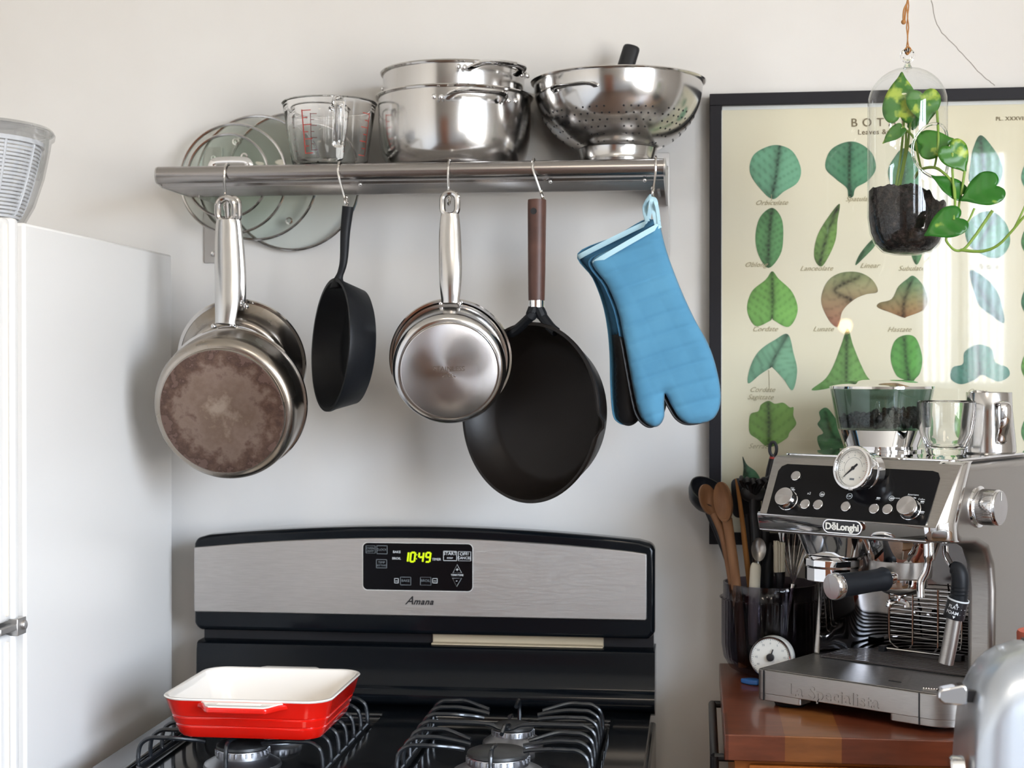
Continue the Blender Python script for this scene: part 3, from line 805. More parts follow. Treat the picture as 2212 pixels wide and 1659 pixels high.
for (ins, z, r) in ((0.0015, 0.0535, 0.034), (0.0005, 0.0552, 0.034), (0.0012, 0.0565, 0.034), (0.0035, 0.0567, .033), (0.006, 0.0555, 0.031), (0.0095, 0.048, 0.03), (0.018, 0.015, 0.028), (0.022, 0.009, 0.026), (0.030, 0.0065, 0.02)):
    lv.append((ring(hx - ins, hy - ins, r), z))
obj('lining', skin(lv, False, True), M['cream'], t, label='cream glazed inside and rim')
for s_ in (-1, 1):
    yo, yi = hy + 0.027, hy - 0.006
    poly = [(-0.064, yi), (0.064, yi), (0.054, hy + 0.003), (0.045, yo - .006), (0.039, yo), (-0.039, yo), (-0.045, yo - .006), (-0.054, hy + 0.003)]
    poly = [(p[0], p[1] * s_) for p in poly]
    if s_ < 0: poly = poly[::-1]
    hb = obj('handle', MB().prism(poly, 0.0435, 0.0515), M['red'], t, bev=0.0025, seg=3)
    poly2 = [(p[0] * 0.96, p[1] - s_ * 0.0012) for p in poly]
    tb = MB().prism(poly2, 0.0512, 0.0532)
    for q in (0.008, 0.013): tb.box((0, s_ * (hy + q), 0.0534), (0.06, 0.0018, 0.001))
    obj('handle_top', tb, M['cream'], hb, bev=0.0008)
# ------------------------------------------------------------------ wall shelf with rolled front rail
YF = -0.213
sA, sB = W(343, 386, YF), W(1440, 374, YF)
SX0, SX1 = sA.x, sB.x
rr_ = 0.0135
SZ = (W(343, 382, YF).z + W(1430, 362, YF).z) / 2 + 0.001       # centre of the front rail
TOP = SZ + rr_ - 0.001
YB = -0.062
t = thing('wall_shelf', 'long stainless steel wall shelf with a rolled front rail, loaded with pots', 'shelf', ((SX0 + SX1) / 2, 0, SZ))
SH = t
# sheet with rolled front: profile in (y, z)
pr = []
for i in range(15):
    a = R(90 + 225 * i / 14)
    pr.append((YF + rr_ * cos(a), SZ + rr_ * sin(a)))
low = pr[-1]
prof = [(YB, TOP - 0.006), (YB, TOP)] + [(YF + 0.004, TOP)] + pr + [(YF + 0.014, SZ - 0.016)]
# ribs of the underside
y = YF + 0.016
while y < YB - 0.01:
    prof += [(y, SZ - 0.0165), (y + 0.003, SZ - 0.0125), (y + 0.006, SZ - 0.0165)]
    y += 0.0085
prof += [(YB, SZ - 0.0165)]
obj('shelf_board', L(t, MB().prism(prof, SX0, SX1 - 0.004, Mx)), M['shelfsteel'], t, sharp=28)
for (x, nm) in ((SX0 - 0.001, 'end_cap'), (SX1 - 0.003, 'end_cap')):
    poly = [(YF - rr_ - .001, SZ)] + [(YF + (rr_ + .001) * cos(R(a)), SZ + (rr_ + .001) * sin(R(a))) for a in (150, 120, 90)] + [(YB, TOP + 0.001), (-0.03, TOP + 0.014), (-0.002, TOP + 0.016), (-0.002, SZ - 0.034), (-0.02, SZ - 0.036), (YF + .02, SZ - 0.020)] + [(YF + (rr_ + .001) * cos(R(a)), SZ + (rr_ + .001) * sin(R(a))) for a in (270, 240, 210)]
    if nm and x < -0.5:
        poly = [(YF + (rr_) * cos(R(a)), SZ + (rr_) * sin(R(a))) for a in range(60, 300, 20)] + [(YF + 0.02, SZ - 0.0172), (YB, SZ - 0.0172), (YB, TOP - .001)]
    obj('end_cap', L(t, MB().prism(poly, x - 0.0015, x + 0.0015, Mx)), M['bracket'], t, bev=0.0005)
for (u0, u1, v0, v1, hv) in ((441, 481, 318, 568, (460, 548)), (1405, 1446, 330, 560, None)):
    a, c_ = W(u0, v0, -0.003), W(u1, v1, -0.003)
    br = obj('bracket', L(t, MB().prism(rrect(a.x, c_.x, c_.z, a.z, 0.003), 0.0005, 0.004, My)
             .bx((a.x + c_.x) / 2 - 0.002, (a.x + c_.x) / 2 + .002, YB - 0.02, -0.002, SZ - 0.02, TOP - 0.0065)), M['bracket'], t, bev=0.0006)
    for vv in ([548, 341] if hv else [545]):
        p = W((u0 + u1) / 2, vv, -0.006)
        obj('screw', L(t, MB().sphere((p.x, -0.005, p.z), 0.0052, 16, 8, sc=(1, .5, 1))), M['chrome'], br)
for u in (780, 1190, 1393):                                     # small studs under the rail
    p = W(u, 396, YF + 0.01)
    obj('stud', L(t, MB().sphere((p.x, YF + 0.004, SZ - 0.0175), 0.0032, 12, 8)), M['chrome'], t)

# S hooks: (pixel u where the hook hangs, pixel v of its lower bend, group)
HOOKS = []
def s_hook(x, zb, label, tilt=0.0, yb=YF - 0.012, side=1, top_x=0.0):
    t = thing('s_hook', label, 'hook', (x, YF, SZ), group='steel S hooks on the shelf rail')
    r = rr_ + 0.0026
    pts = [(top_x + 0, r * cos(R(a)), r * sin(R(a))) for a in range(20, 181, 20)]
    pts = [(top_x, p[1], p[2]) for p in pts]
    zb_ = zb - SZ
    pts += [(top_x * .9 + 0.0, -r - 0.001, -0.012), (top_x * .3, (yb - YF), zb_ * 0.72), (0, (yb - YF) - 0.006, zb_ + 0.008), (0, (yb - YF), zb_), (0, (yb - YF) + 0.010, zb_ + 0.006), (0, yb - YF + 0.013, zb_ + 0.016)]
    pts = [(p[0] + tilt * (p[2] / zb_ if p[2] < 0 else 0), p[1], p[2]) for p in pts]
    obj('hook_wire', MB().tube(cat_(pts, 5), 0.0019, 10), M['steelr'], t)
    obj('ball_tip', MB().sphere((pts[-1][0], pts[-1][1], pts[-1][2]), 0.0034, 12, 8), M['steelr'], t)
    return t

# ------------------------------------------------------------------ glass lids standing behind the shelf
def lid(u, v, rx, rz, Y, tilt, label, knob=True, handle=False, vent=None, yaw=0.0):
    p = W(u, v, Y); r = px(rx, Y)
    Mt = Matrix.Translation(p) @ Matrix.Rotation(yaw, 4, 'Z') @ Matrix.Rotation(R(90) + tilt, 4, 'X')   # local z faces the room
    t = thingM('pan_lid', label, 'lid', Mt, group='glass lids behind the shelf')
    dome = [(0, 0.010), (r * .35, 0.0092), (r * .65, 0.0068), (r * .85, 0.0034), (r * .985, 0.0)]
    obj('glass_dome', MB().lathe(dome, 72), M['lidglass'], t)
    obj('rim', MB().lathe([(r - .002, -.0015), (r, -.0022), (r + 0.0022, -.001), (r + .0026, .001), (r + .001, .0024), (r - .0015, .0018)], 72, close=True), M['steelr'], t)
    obj('grommet', MB().lathe([(.0035, .006), (.0062, .0065), (.0062, .0082), (.0035, .0085)], 16, Matrix.Translation((vent[0], vent[1], 0)) if vent else Matrix.Translation((r * .55, r * .2, 0)), close=True), M['steelr'], t)
    if knob:
        pts = [(-.026, 0, .010), (-.024, 0, .020), (-.012, 0, .028), (.012, 0, .028), (.024, 0, .020), (.026, 0, .010)]
        obj('handle', MB().tube(cat_(pts, 5), 0.0032, 8, flat=2.2), M['steel'], t)
    return t
lid(632, 392, 150, 147, -0.013, 0, 'largest glass lid behind the shelf, its rim showing under the small black skillet', knob=False, vent=(-0.004, -0.066))
lid(555, 384, 136, 138, -0.026, 0, 'second largest glass lid behind the shelf, just left of the largest', knob=False, vent=(-0.03, 0.060))
lid(504, 386, 121, 112, -0.041, R(-2), 'medium glass lid behind the shelf, reaching farthest left of all the lids', knob=False, vent=(0.006, 0.060))
lid(492, 380, 92, 96, -0.055, R(-1), 'smallest glass lid, foremost of those behind the shelf', knob=False, vent=(0.03, 0.03))
# a steel lid lying on the shelf
p = W(498, 366, YF + 0.085)
t = thing('pan_lid', 'small shiny steel saucepan lid lying flat on the left end of the shelf', 'lid', (p.x, YF + 0.085, TOP))
r = 0.060
obj('lid_plate', MB().lathe([(0, 0.009), (r * .5, 0.0085), (r * .85, 0.006), (r, 0.002), (r + .003, 0.0015), (r + .003, 0), (r, 0), (0, 0)], 64), M['steel'], t)
pts = [(-.030, 0, .008), (-.029, 0, .015), (-.020, 0, .0195), (.020, 0, .0195), (.029, 0, .015), (.030, 0, .008)]
obj('handle', MB().tube(cat_(pts, 5), 0.0028, 8, flat=2.6), M['chrome'], t)

# ------------------------------------------------------------------ measuring cups
def measuring_cup(r0, r1, h, th, c, rot, label, rings=True):
    t = thing('measuring_cup', label, 'measuring cup', c, (0, 0, rot), group='glass measuring cups')
    prof = [(0, 0.001), (r0 * .92, 0.001), (r0, 0.005), (r0 + (r1 - r0) * .15, h * .15), (r0 + (r1 - r0) * .6, h * .6), (r1, h - .004), (r1 + .0022, h - .001), (r1 + .001, h + .001), (r1 - th, h),
            (r1 - th - .001, h - .006), (r0 + (r1 - r0) * .6 - th, h * .6), (r0 + (r1 - r0) * .15 - th, h * .15), (r0 - th * 1.6, th * 2 + .002), (0, th * 2)]
    b = MB().lathe(prof, 64)
    v2 = []
    for p in b.v:                                        # pouring lip
        a = math.atan2(p[1], p[0]); f = max(0, 1 - abs(a - PI if a > 0 else a + PI) / 0.35) * max(0, (p[2] - h * .75) / (h * .25))
        v2.append((p[0] - f * 0.012, p[1], p[2] + f * .002))
    b.v = v2
    body = obj('glass_body', b, M['tglass'], t)
    hp = [(r1 - .001, 0, h * .90), (r1 + .018, 0, h * .93), (r1 + .030, 0, h * .86), (r1 + .029, 0, h * .60), (r1 + .020, 0, h * .36), (r1 + .012, 0, h * .28)]
    obj('handle', MB().tube(cat_(hp, 6), 0.0055, 10, flat=1.5), M['tglass'], t)
    g = MB()
    def rr2(z): return r0 + (r1 - r0) * z / h + .0007
    for a0, side in ((-1.9, 1), (0.9, -1), (-0.8, 1)):
        for k in range(7):
            z = h * (.2 + .1 * k); w = 0.14 if k % 2 else 0.24
            ang = [a0 + side * w * i / 4 for i in range(5)]
            for i in range(4):
                p_ = [(rr2(z_) * cos(q), rr2(z_) * sin(q), z_) for q, z_ in ((ang[i], z), (ang[i + 1], z), (ang[i + 1], z + .0012), (ang[i], z + .0012))]
                g.add(p_, [(0, 1, 2, 3)])
        p_ = [(rr2(z_) * cos(q), rr2(z_) * sin(q), z_) for q, z_ in ((a0, h * .2), (a0 + .03, h * .2), (a0 + .03, h * .82), (a0, h * .82))]
        g.add(p_, [(0, 1, 2, 3)])
    obj('scale_marks', g, M['redprint'], t)
    return t
p = W(712, 300, YF + 0.09)
d_ = (p.y + 2.5)
measuring_cup(0.058, 0.0735, 0.108, 0.0034, (p.x, p.y, TOP + 0.0005), R(-68), 'larger glass measuring cup with red markings, on the shelf beside the steel pots')
measuring_cup(0.036, 0.047, 0.098, 0.003, (p.x - 0.017, p.y + 0.006, TOP + 0.0095), R(-50), 'smaller glass measuring cup nested inside the larger one')

# ------------------------------------------------------------------ stacked stock pots
def loop_handle(b, r, z, ang, w=0.042, out=0.034, lift=0.006, rad=0.0042, flat=1.8):
    pts = []
    for (s_, o, l) in ((-1, 0.0, 0), (-.98, .35, .3), (-.85, .75, .8), (-.5, .97, 1), (0, 1.03, 1), (.5, .97, 1), (.85, .75, .8), (.98, .35, .3), (1, 0.0, 0)):
        pts.append((r + o * out - .001, s_ * w, z + l * lift))
    b.tube(cat_(pts, 5), rad, 10, M=Matrix.Rotation(ang, 4, 'Z'), flat=flat)
    return b
def pot(name, label, c, r, h, prof, hz, hang):
    t = thing(name, label, 'pot', c, group='stainless pots stacked on the shelf')
    obj('pot_body', MB().lathe(prof, 96), M['steel'], t)
    obj('rim', MB().lathe([(r - .001, h - .003), (r + .003, h - .0025), (r + .0045, h), (r + .003, h + .0022), (r - .001, h + .0015)], 96, close=True), M['steelr'], t)
    for a in hang:
        hd = obj('handle', loop_handle(MB(), r, hz, a), M['chrome'], t)
        rv = MB()
        for s_ in (-1, 1):
            rv.sphere((r - .0005, s_ * .053, hz), .0042, 12, 8, M=Matrix.Rotation(a, 4, 'Z'), sc=(.5, 1, 1))
            rv.sphere((r - .0005, s_ * .064, hz), .0042, 12, 8, M=Matrix.Rotation(a, 4, 'Z'), sc=(.5, 1, 1))
        obj('rivet', rv, M['chrome'], hd)
    return t
yp = YF + 0.132
pc = W(982, 270, yp)
r1 = px(166, yp)
h1 = 0.119
pp = [(0, 0), (r1 * .74, 0), (r1 * .80, .002), (r1 * .89, .012), (r1 * .95, .028), (r1 * .985, .05), (r1, .078), (r1, h1), (r1 - .0015, h1), (r1 - .0015, .078), (r1 * .97, .05), (r1 * .93, .028), (r1 * .86, .012), (r1 * .7, .003), (0, .003)]
pot('stock_pot', 'wide shiny steel pot, lower one of the stack in the middle of the shelf', (pc.x, yp, TOP + .0005), r1, h1, pp, h1 - .020, (R(-66), R(114)))
r2 = r1 * .945
h2 = 0.085
pp = [(0, 0), (r2 * .8, 0), (r2 * .88, .004), (r2 * .95, .02), (r2 * .975, .05), (r2 * .98, h2), (r2 * .97, h2), (r2 * .965, .05), (r2 * .93, .02), (r2 * .86, .006), (0, .003)]
z2 = TOP + h1 - 0.046
pot('stock_pot', 'shallower steel pot nested in the top of the wide pot on the shelf', (pc.x - .001, yp, z2), r2 * .985, h2, pp, h2 - .012, (R(-48), R(132)))

# ------------------------------------------------------------------ colander
yc = YF + 0.139
cc = W(1335, 250, yc)
rc = px(181, yc); hc = 0.140
t = thing('colander', 'footed steel colander with rows of small holes, at the right end of the shelf', 'colander', (cc.x, yc, TOP + .0005))
prof, zb0 = [], 0.024
outer = []
for i in range(22):
    q = i / 21; a = R(90) * q
    z = zb0 + (hc - zb0) * (1 - cos(a * 0.98)) ** 0.92
    outer.append((rc * (sin(a)) ** 0.78 if i else 0, z))
outer[-1] = (rc, hc)
inner = [(max(0, r - .0012), z + .0012) for r, z in reversed(outer)]
obj('bowl', MB().lathe(outer + inner, 96), M['steel'], t)
obj('rim', MB().lathe([(rc - .001, hc - .002), (rc + .004, hc - .002), (rc + .0055, hc), (rc + .003, hc + .002), (rc - .001, hc + .001)], 96, close=True), M['steelr'], t)
obj('foot_ring', MB().lathe([(.068, 0), (.071, 0), (.069, .006), (.062, .014), (.0600, .020), (.063, .034), (.0612, .034), (.058, .020), (.060, .013), (.067, .005)], 80, close=True), M['steel'], t)
hl = MB()
def rad_at(z):
    for (ra, za), (rb, zb) in zip(outer, outer[1:]):
        if za <= z <= zb: return ra + (rb - ra) * (z - za) / max(zb - za, 1e-6), (zb - za, -(rb - ra))
    return rc, (1, 0)
for grp in range(10):
    for row, cols in enumerate((5, 6, 5, 4, 3, 2)):
        z = hc * (.60 - .065 * row)
        rz_, nrm = rad_at(z)
        for k in range(cols):
            a = 2 * PI * grp / 10 + (k - (cols - 1) / 2) * 0.095 * (1 + row * .06)
            nv = Vector((nrm[0] * cos(a), nrm[0] * sin(a), nrm[1])).normalized()
            Mh = frame((rz_ * cos(a), rz_ * sin(a), z), nv, (0, 0, 1))
            hl.lathe([(0, .0004), (.0016, .0004), (.0016, -.0004), (0, -.0004)], 8, Mh)
obj('drain_holes', hl, M['black_plastic'], t, label='small round drain holes')
for a in (R(-118), R(62)):
    obj('handle', loop_handle(MB(), rc - .006, hc * .80, a, .036, .013, .004, .0022, 2.6), M['chrome'], t)
# ladle in the colander: only its handle shows
pt = W(1366, 98, yc + .02); pb_ = W(1338, 188, yc + .005)
t = thing('ladle', 'black utensil handle sticking up out of the colander', 'ladle', pb_)
dv = pt - pb_
pts = [dv * -0.6, dv * 0, dv * .4, dv * .8, dv * .97, dv * 1.0]
obj('handle', MB().tube(cat_(pts, 4), [.006, .006, .006, .0065, .0065, .0065, .0065, .0065, .0068, .0068, .0068, .0068, .0068, .0068, .0068, .0066, .0062, .0052, .0040, .0025, .001][:len(cat_(pts, 4))], 16, flat=2.0), M['black_plastic'], t)
obj('cup', MB().lathe([(0, -.03), (.02, -.026), (.032, -.012), (.036, .004), (.034, .004), (.03, -.011), (.018, -.024), (0, -.028)], 32, Matrix.Translation(dv * -.62)), M['steel'], t)
# ------------------------------------------------------------------ hanging pans
YH = YF - 0.030                                        # plane of the handles
def to_local(b, M_):
    I = M_.inverted(); b.v = [tuple(I @ Vector(p)) for p in b.v]; return b
def steel_handle(Mt, t, pts, r_mid=0.0072, flat=2.0, ring_h=0.036, mat=None):
    "pts: world points from the ring end to the rim"
    P_ = cat_(pts, 6); n = len(P_)
    top = P_[0]; dn = (P_[3] - P_[0]).normalized()
    b = MB()
    rad = [r_mid * (0.86 + 0.26 * math.sin(PI * min(1, i / n * 1.1))) for i in range(n)]
    b.tube([p for p in P_], rad, 14, flat=flat)
    o = obj('handle', to_local(b, Mt), mat or M['steel'], t)
    w = r_mid * flat * 0.72
    x = Vector((1, 0, 0)); ln = ring_h
    c_ = top - dn * (ln * .42)
    loop = []
    for q in rrect(-w, w, -ln / 2, ln / 2, w * .98, 6): loop.append(c_ + x * q[0] - dn * q[1])
    rb_ = MB().tube(loop, r_mid * .60, 10, closed=True, flat=1.0)
    obj('hanging_ring', to_local(rb_, Mt), mat or M['steelr'], o)
    return o
def round_pan(name, label, Mt, r_base, r_rim, h, side_mat, base_mat, disc=0.004, flare=0.0, lip=0.0035, grp=None, corner=0.014):
    t = thingM(name, label, 'pan', Mt, grp)
    rs = r_rim - flare
    prof = [(0, 0), (r_base, 0), (r_base + .0008, .001), (r_base + .001, disc)]
    for i in range(7):
        a = R(90 * i / 6); prof.append((r_base + .001 + (rs - r_base - .001) * sin(a), disc + corner * (1 - cos(a))))
    prof += [(rs + flare * .15, h * .55), (rs + flare * .5, h * .85), (r_rim, h), (r_rim - .0018, h), (rs + flare * .5 - .002, h * .85), (rs - .002, h * .5), (rs - .006, disc + .012), (r_base, disc + .003), (0, disc + .003)]
    obj('pan_body', MB().lathe(prof, 96), side_mat, t, sharp=50)
    obj('rim', MB().lathe([(r_rim - .002, h - .002), (r_rim + lip * .6, h - .0018), (r_rim + lip, h), (r_rim + lip * .6, h + .0018), (r_rim - .002, h + .001)], 96, close=True), M['steelr'], t)
    obj('base_disc', MB().lathe([(0, -.0012), (r_base * .97, -.0012), (r_base * .99, -.0004), (r_base * .99, .0006), (0, .0006)], 96), base_mat, t)
    return t
def rivets(Mt, t, ps, r=.0045):
    for p in ps: obj('rivet', to_local(MB().sphere(tuple(p), r, 12, 8), Mt), M['chrome'], t)

# 1. rear pan of the left hook
rimc = W(521, 778, YF + 0.036); basc = W(508, 800, YF - 0.006)
Mt = frame(basc, (rimc - basc) + Vector((0, .01, 0)), (0, 0, 1))
t = round_pan('frying_pan', 'steel frying pan half hidden behind the big brown-bottomed pan', Mt, px(104, YF), px(142, YF), .045, M['steelold'], M['spun'], flare=.018)
hp = [W(505, 475, YF - .018), W(507, 520, YF - .016), W(511, 580, YF - .012), W(514, 640, YF - .010), W(514, 668, YF - .004)]
steel_handle(Mt, t, hp, .0068, 1.9)
rivets(Mt, t, [W(519, 655, YF - .014), W(532, 662, YF - .012)])
s_hook(W(492, 380, YF).x, W(492, 452, YH).z, 'steel S hook holding the two steel pans at the left end of the rail')

# 2. big pan with the scorched base
rimc = W(507, 864, YH + 0.004); basc = W(479, 890, YH - 0.060)
Mt = frame(basc, rimc - basc, (0, 0, 1))
t = round_pan('saute_pan', 'large steel pan with a scorched brown bottom facing the room, left end of the shelf', Mt, px(143, YH - .06), px(161, YH), (rimc - basc).length, M['steelold'], M['scorch'], corner=.02)
hp = [W(489, 475, YH - .004), W(490, 520, YH - .006), W(492, 600, YH - .014), W(490, 660, YH - .022), W(486, 700, YH - .026)]
steel_handle(Mt, t, hp, .0086, 2.1)
rivets(Mt, t, [W(502, 703, YH - .018), W(512, 709, YH - .016), W(462, 705, YH - .016)])

# 3. small cast iron skillet turned sideways
rimc = W(713, 745, YH - 0.005); a_ = Vector((-.86, -.50, .06)).normalized()
Rr = px(147, YH) ; hh = .046
up = Vector((0.125, 0.02, 1.0))
Mt = frame(rimc - a_ * hh, a_, up)
t = thingM('cast_iron_skillet', 'small black cast iron skillet hanging edge-on between two steel pans', 'pan', Mt)
Rb = Rr * .80
prof = [(0, 0), (Rb, 0), (Rb + .006, .003), (Rr - .0035, hh * .75), (Rr, hh - .004), (Rr, hh), (Rr - .005, hh), (Rb - .0005, .008), (Rb - .007, .005), (0, .005)]
obj('pan_body', MB().lathe(prof, 96), M['iron'], t, sharp=50)
h0 = Mt @ Vector((0, Rr - .002, hh - .006)); h1_ = W(742, 566, YH - .004); h2_ = W(746, 500, YH); h3_ = W(752, 446, YH - .002)
hw = cat_([h0 - Vector((0, 0, .012)), h0, h1_, h2_, h3_], 5)
n = len(hw); rad = [(.013 - .009 * min(1, i / 7)) if i < 7 else .0045 + .0035 * (i - 7) / (n - 8) for i in range(n)]
obj('handle', to_local(MB().tube(hw, rad, 12, flat=1.15), Mt), M['iron'], t)
s_hook(W(735, 380, YF).x, W(752, 450, YH).z + .004, 'steel S hook holding the small cast iron skillet', tilt=.013)

# 4. saucepan with the bright spun base
rimc = W(973, 774, YH + 0.018); basc = W(970, 802, YH - 0.056)
Mt = frame(basc, rimc - basc, (0, 0, 1))
H4 = (rimc - basc).length
t = round_pan('saucepan', 'small shiny steel saucepan with a clean round base, hanging mid shelf', Mt, px(107, YH - .05), px(122, YH), H4 * .88, M['steel'], M['spun'], corner=.012)
b = MB().text('STAINLESS', .010, Matrix.Translation((0, .004, -.0014)) @ Matrix.Rotation(PI, 4, 'Y'), .0002).text('STEEL', .008, Matrix.Translation((0, -.006, -.0014)) @ Matrix.Rotation(PI, 4, 'Y'), .0002)
obj('base_stamp', b, M['steelold'], t)
hp = [W(972, 462, YH - .006), W(972, 500, YH - .008), W(973, 570, YH - .016), W(973, 620, YH - .020), W(973, 654, YH - .020)]
steel_handle(Mt, t, hp, .0078, 2.0, .034)
rivets(Mt, t, [W(952, 655, YH - .012), W(993, 655, YH - .012)])
s_hook(W(972, 365, YF).x, W(972, 440, YH).z, 'steel S hook holding the shiny saucepan mid rail')
# a second, slightly wider pan nested behind it
Mt2 = frame(W(974, 775, YH + 0.010), rimc - basc, (0, 0, 1))
t = thingM('nested_saucepan', 'steel saucepan nested behind the shiny one, only its wider rim showing', 'pan', Mt2)
rn = px(131, YH)
obj('pan_body', MB().lathe([(0, .010), (rn * .5, .010), (rn * .94, .0035), (rn * .99, .0), (rn, -.001), (rn + .0015, .001), (rn * .98, .004), (rn * .93, .012), (rn * .5, .018), (0, .018)], 96), M['steel'], t)
obj('rim', MB().lathe([(rn - .0015, -.0025), (rn + .0015, -.002), (rn + .0028, 0), (rn + .0015, .002), (rn - .0015, .0012)], 96, close=True), M['steelr'], t)

# 5. big black pan with a wooden handle
rimc = W(1139, 891, YH - 0.012); a_ = Vector((-.57, -.82, .03)).normalized()
Rr = px(194, YH); hh = .052
Mt = frame(rimc - a_ * hh, a_, (0.0, 0, 1.0))
t = thingM('iron_skillet', 'large black iron skillet with a dark wooden handle, beside the blue oven mitts', 'pan', Mt)
Rb = Rr * .80
def big(rt, z, spout, seg=96):
    out = []
    for i in range(seg):
        a = 2 * PI * i / seg; r = rt
        for a0 in (R(-6),):
            da = abs((a - a0 + PI) % (2 * PI) - PI)
            r += spout * math.exp(-(da / .085) ** 2)
        out.append((r * cos(a), r * sin(a), z))
    return out
b = MB(); rings = [big(Rb * .98, 0, 0), big(Rb + .004, .002, 0), big(Rr * .93, hh * .55, 0), big(Rr - .001, hh - .008, .006), big(Rr + .0012, hh - .003, .012), big(Rr, hh, .015), big(Rr - .004, hh - .0008, .014), big(Rr - .007, hh - .010, .009),
                   big(Rr * .93 - .004, hh * .55, 0), big(Rb - .002, .010, 0), big(Rb - .010, .006, 0)]
n = 96; vs_ = [p for r_ in rings for p in r_]; fs_ = []
for k in range(len(rings) - 1):
    for i in range(n): fs_.append((k * n + i, k * n + (i + 1) % n, (k + 1) * n + (i + 1) % n, (k + 1) * n + i))
c0_ = len(vs_); vs_.append((0, 0, 0)); vs_.append((0, 0, .006))
for i in range(n):
    fs_.append((c0_, (i + 1) % n, i)); fs_.append((c0_ + 1, (len(rings) - 1) * n + i, (len(rings) - 1) * n + (i + 1) % n))
obj('pan_body', b.add(vs_, fs_), M['ironin'], t, sharp=50)
top = W(1160, 432, YH - .004); bot = W(1159, 650, YH - .010)
nk = W(1158, 672, YH - .012)
neck = MB()
rl = Mt @ Vector((-.044, Rr - .014, hh - .010)); rr3 = Mt @ Vector((.044, Rr - .014, hh - .010))
ml = W(1146, 684, YH - .012); mr_ = W(1172, 684, YH - .012)
for p_, q_ in ((rl, ml), (rr3, mr_)):
    neck.tube(cat_([nk + Vector((0, 0, .012)), (nk + q_) / 2 + Vector(((q_ - nk).x * .3, 0, 0)), q_, (q_ * .4 + p_ * .6) + Vector((0, 0, -.002)), p_], 5), [.0085] * 10 + [.0075] * 11, 10)
obj('neck', to_local(neck, Mt), M['iron'], t)
b = MB().tube([bot + Vector((0, 0, .004)), bot, bot - Vector((0, 0, .011)), nk + Vector((0, 0, .002))], [.0118, .012, .012, .0115], 24)
obj('ferrule', to_local(b, Mt), M['chrome'], t, sharp=30)
hw = cat_([top, top * .75 + bot * .25, top * .5 + bot * .5, top * .25 + bot * .75, bot], 4)
rad = [.0135, .0138, .0138, .0137, .0136, .0135, .0134, .0133, .0132, .0131, .013, .013, .0128, .0126, .0124, .0122, .012]
hd = obj('handle', to_local(MB().tube(hw, rad, 28), Mt), M['walnut'], t, sharp=50)
b = MB().lathe([(0, 0), (.0048, 0), (.0048, .0012), (0, .0012)], 20, frame(W(1153, 456, YH - .0176), (-.25, -1, 0), (0, 0, 1)))
obj('hanging_hole', to_local(b, Mt), M['black_plastic'], hd)
s_hook(W(1153, 380, YF).x, top.z + .001, 'steel S hook holding the wooden-handled skillet', tilt=.016)

